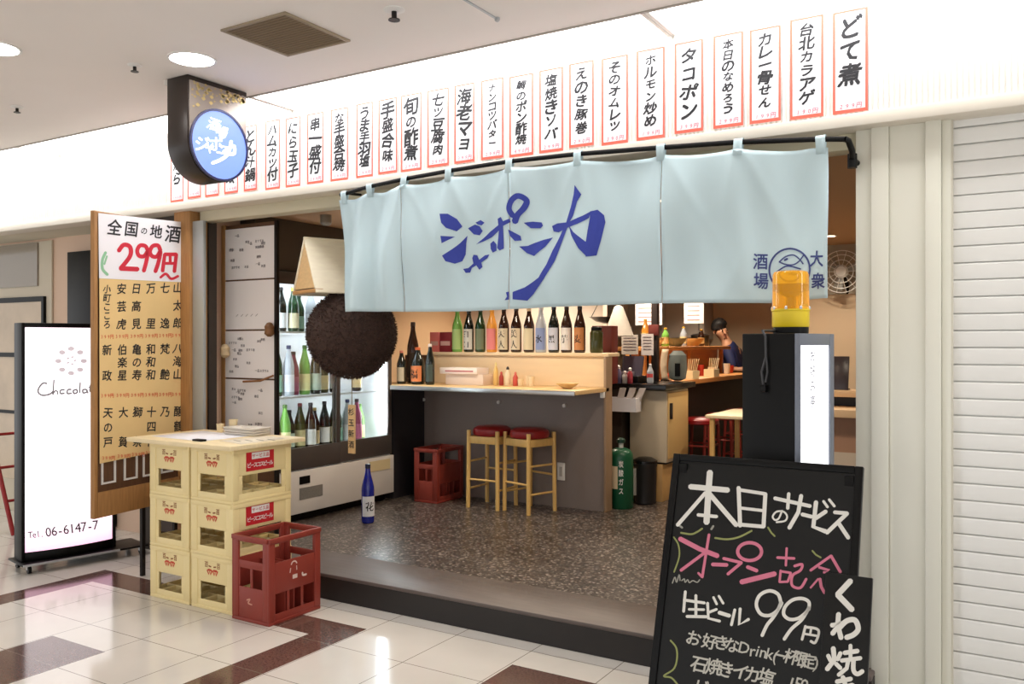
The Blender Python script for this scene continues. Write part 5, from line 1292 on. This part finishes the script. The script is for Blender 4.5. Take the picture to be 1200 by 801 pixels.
for j_ in range(9):                                     # short black hair: a cap of hair over the crown and the back of the head
    for k in range(20):
        a, b = PI*.62*j_/8, 2*PI*k/20; rr_ = .112 if not (j_ > 5 and math.cos(b+.5) > .3) else .085
        vs.append(hc+Vector((rr_*math.sin(a)*math.cos(b)*.95, rr_*math.sin(a)*math.sin(b), rr_*math.cos(a)*1.05)))
o.add(vs, [(j_*20+k, (j_+1)*20+k, (j_+1)*20+(k+1) % 20, j_*20+(k+1) % 20) for j_ in range(8) for k in range(20)])
o.build('hair', mat('black_hair', (20, 16, 15), .6), t, smooth=80)
fd = Vector((.75, -.66, -.1)).normalized(); sd = fd.cross(Vector((0, 0, 1))).normalized(); fc = Vector((hx-.11, hy-.11, 1.69))
o = MB(); o.add([fc+fd*.075+Vector((0,0,.03)), fc+fd*.085+sd*.016-Vector((0,0,.012)), fc+fd*.085-sd*.016-Vector((0,0,.012)), fc+fd*.118-Vector((0,0,.008))], [(0,1,3),(0,3,2),(1,2,3),(0,2,1)]); o.build('nose', skinm, t)
for q in (-1, 1):
    MB().lathe([(.002, -.006), (.011, -.002), (.011, .002), (.002, .006)], *(fc+fd*.088+sd*q*.034+Vector((0,0,.028))), 10).build('eye', black, t)
    MB().lathe([(.004, -.028), (.014, -.01), (.016, .012), (.006, .028)], *(fc-fd*.01+sd*q*.096), 10).build('ear', skinm, t)
o = MB(); o.obox(fc+fd*.082-sd*.022-Vector((0,0,.045)), sd*.044, fd*.01, (0, 0, .008)); o.build('mouth', mat('lips', (150, 80, 70), .5), t, bevel=.003)
for s in (-1, 1):
    for k in range(5):
        b = Vector((hx+.315, hy+s*(.17)+(k-2)*.016, 1.215)); MB().tube([b, b+Vector((.04, 0, -.006)), b+Vector((.07-.006*abs(k-2), 0, -.02))], .009, 8, r1=.007).build('finger', skinm, t)

# ------------------------------------------------------------------ shop ceiling lamps, mostly unseen ones added to brighten the interior
warm = mat('shop_lamp', (255, 236, 210), .5, emit=(255, 226, 188), es=10)
def lamp(x, y, label, w=SHOP_W, c=(1, .86, .68)):
    downlight(x, y, label, 2.5, .06, warm, 'shop ceiling downlights')
    l = bpy.data.lights.new('downlight_fill', 'SPOT'); l.energy = w; l.color = c; l.spot_size = math.radians(140); l.spot_blend = .6; l.shadow_soft_size = .06
    q = bpy.data.objects.new('downlight_fill', l); COL.objects.link(q); q.location = (x, y, 2.48)
for i, (x, y) in enumerate(((-4.0, 5.5), (-3.3, 5.6), (-2.2, 5.4), (-1.2, 5.6), (-3.35, 7.2), (-2.2, 7.2), (-3.5, 8.6), (-3.4, 10.0), (-4.5, 7.4), (-1.6, 8.0))):
    lamp(x, y, 'warm shop downlight '+['added over the stools', 'added over the bar front', 'added in the middle of the shop', 'added behind the right end of the curtain', 'added over the register', 'added over the pale table', 'added over the near kitchen bar', 'added over the far kitchen bar', 'added over the kitchen', 'near the wall fan'][i], SHOP_W*(2.2 if i in (4, 6, 7, 8) else 1))
p = at(996, 264, 7.7)
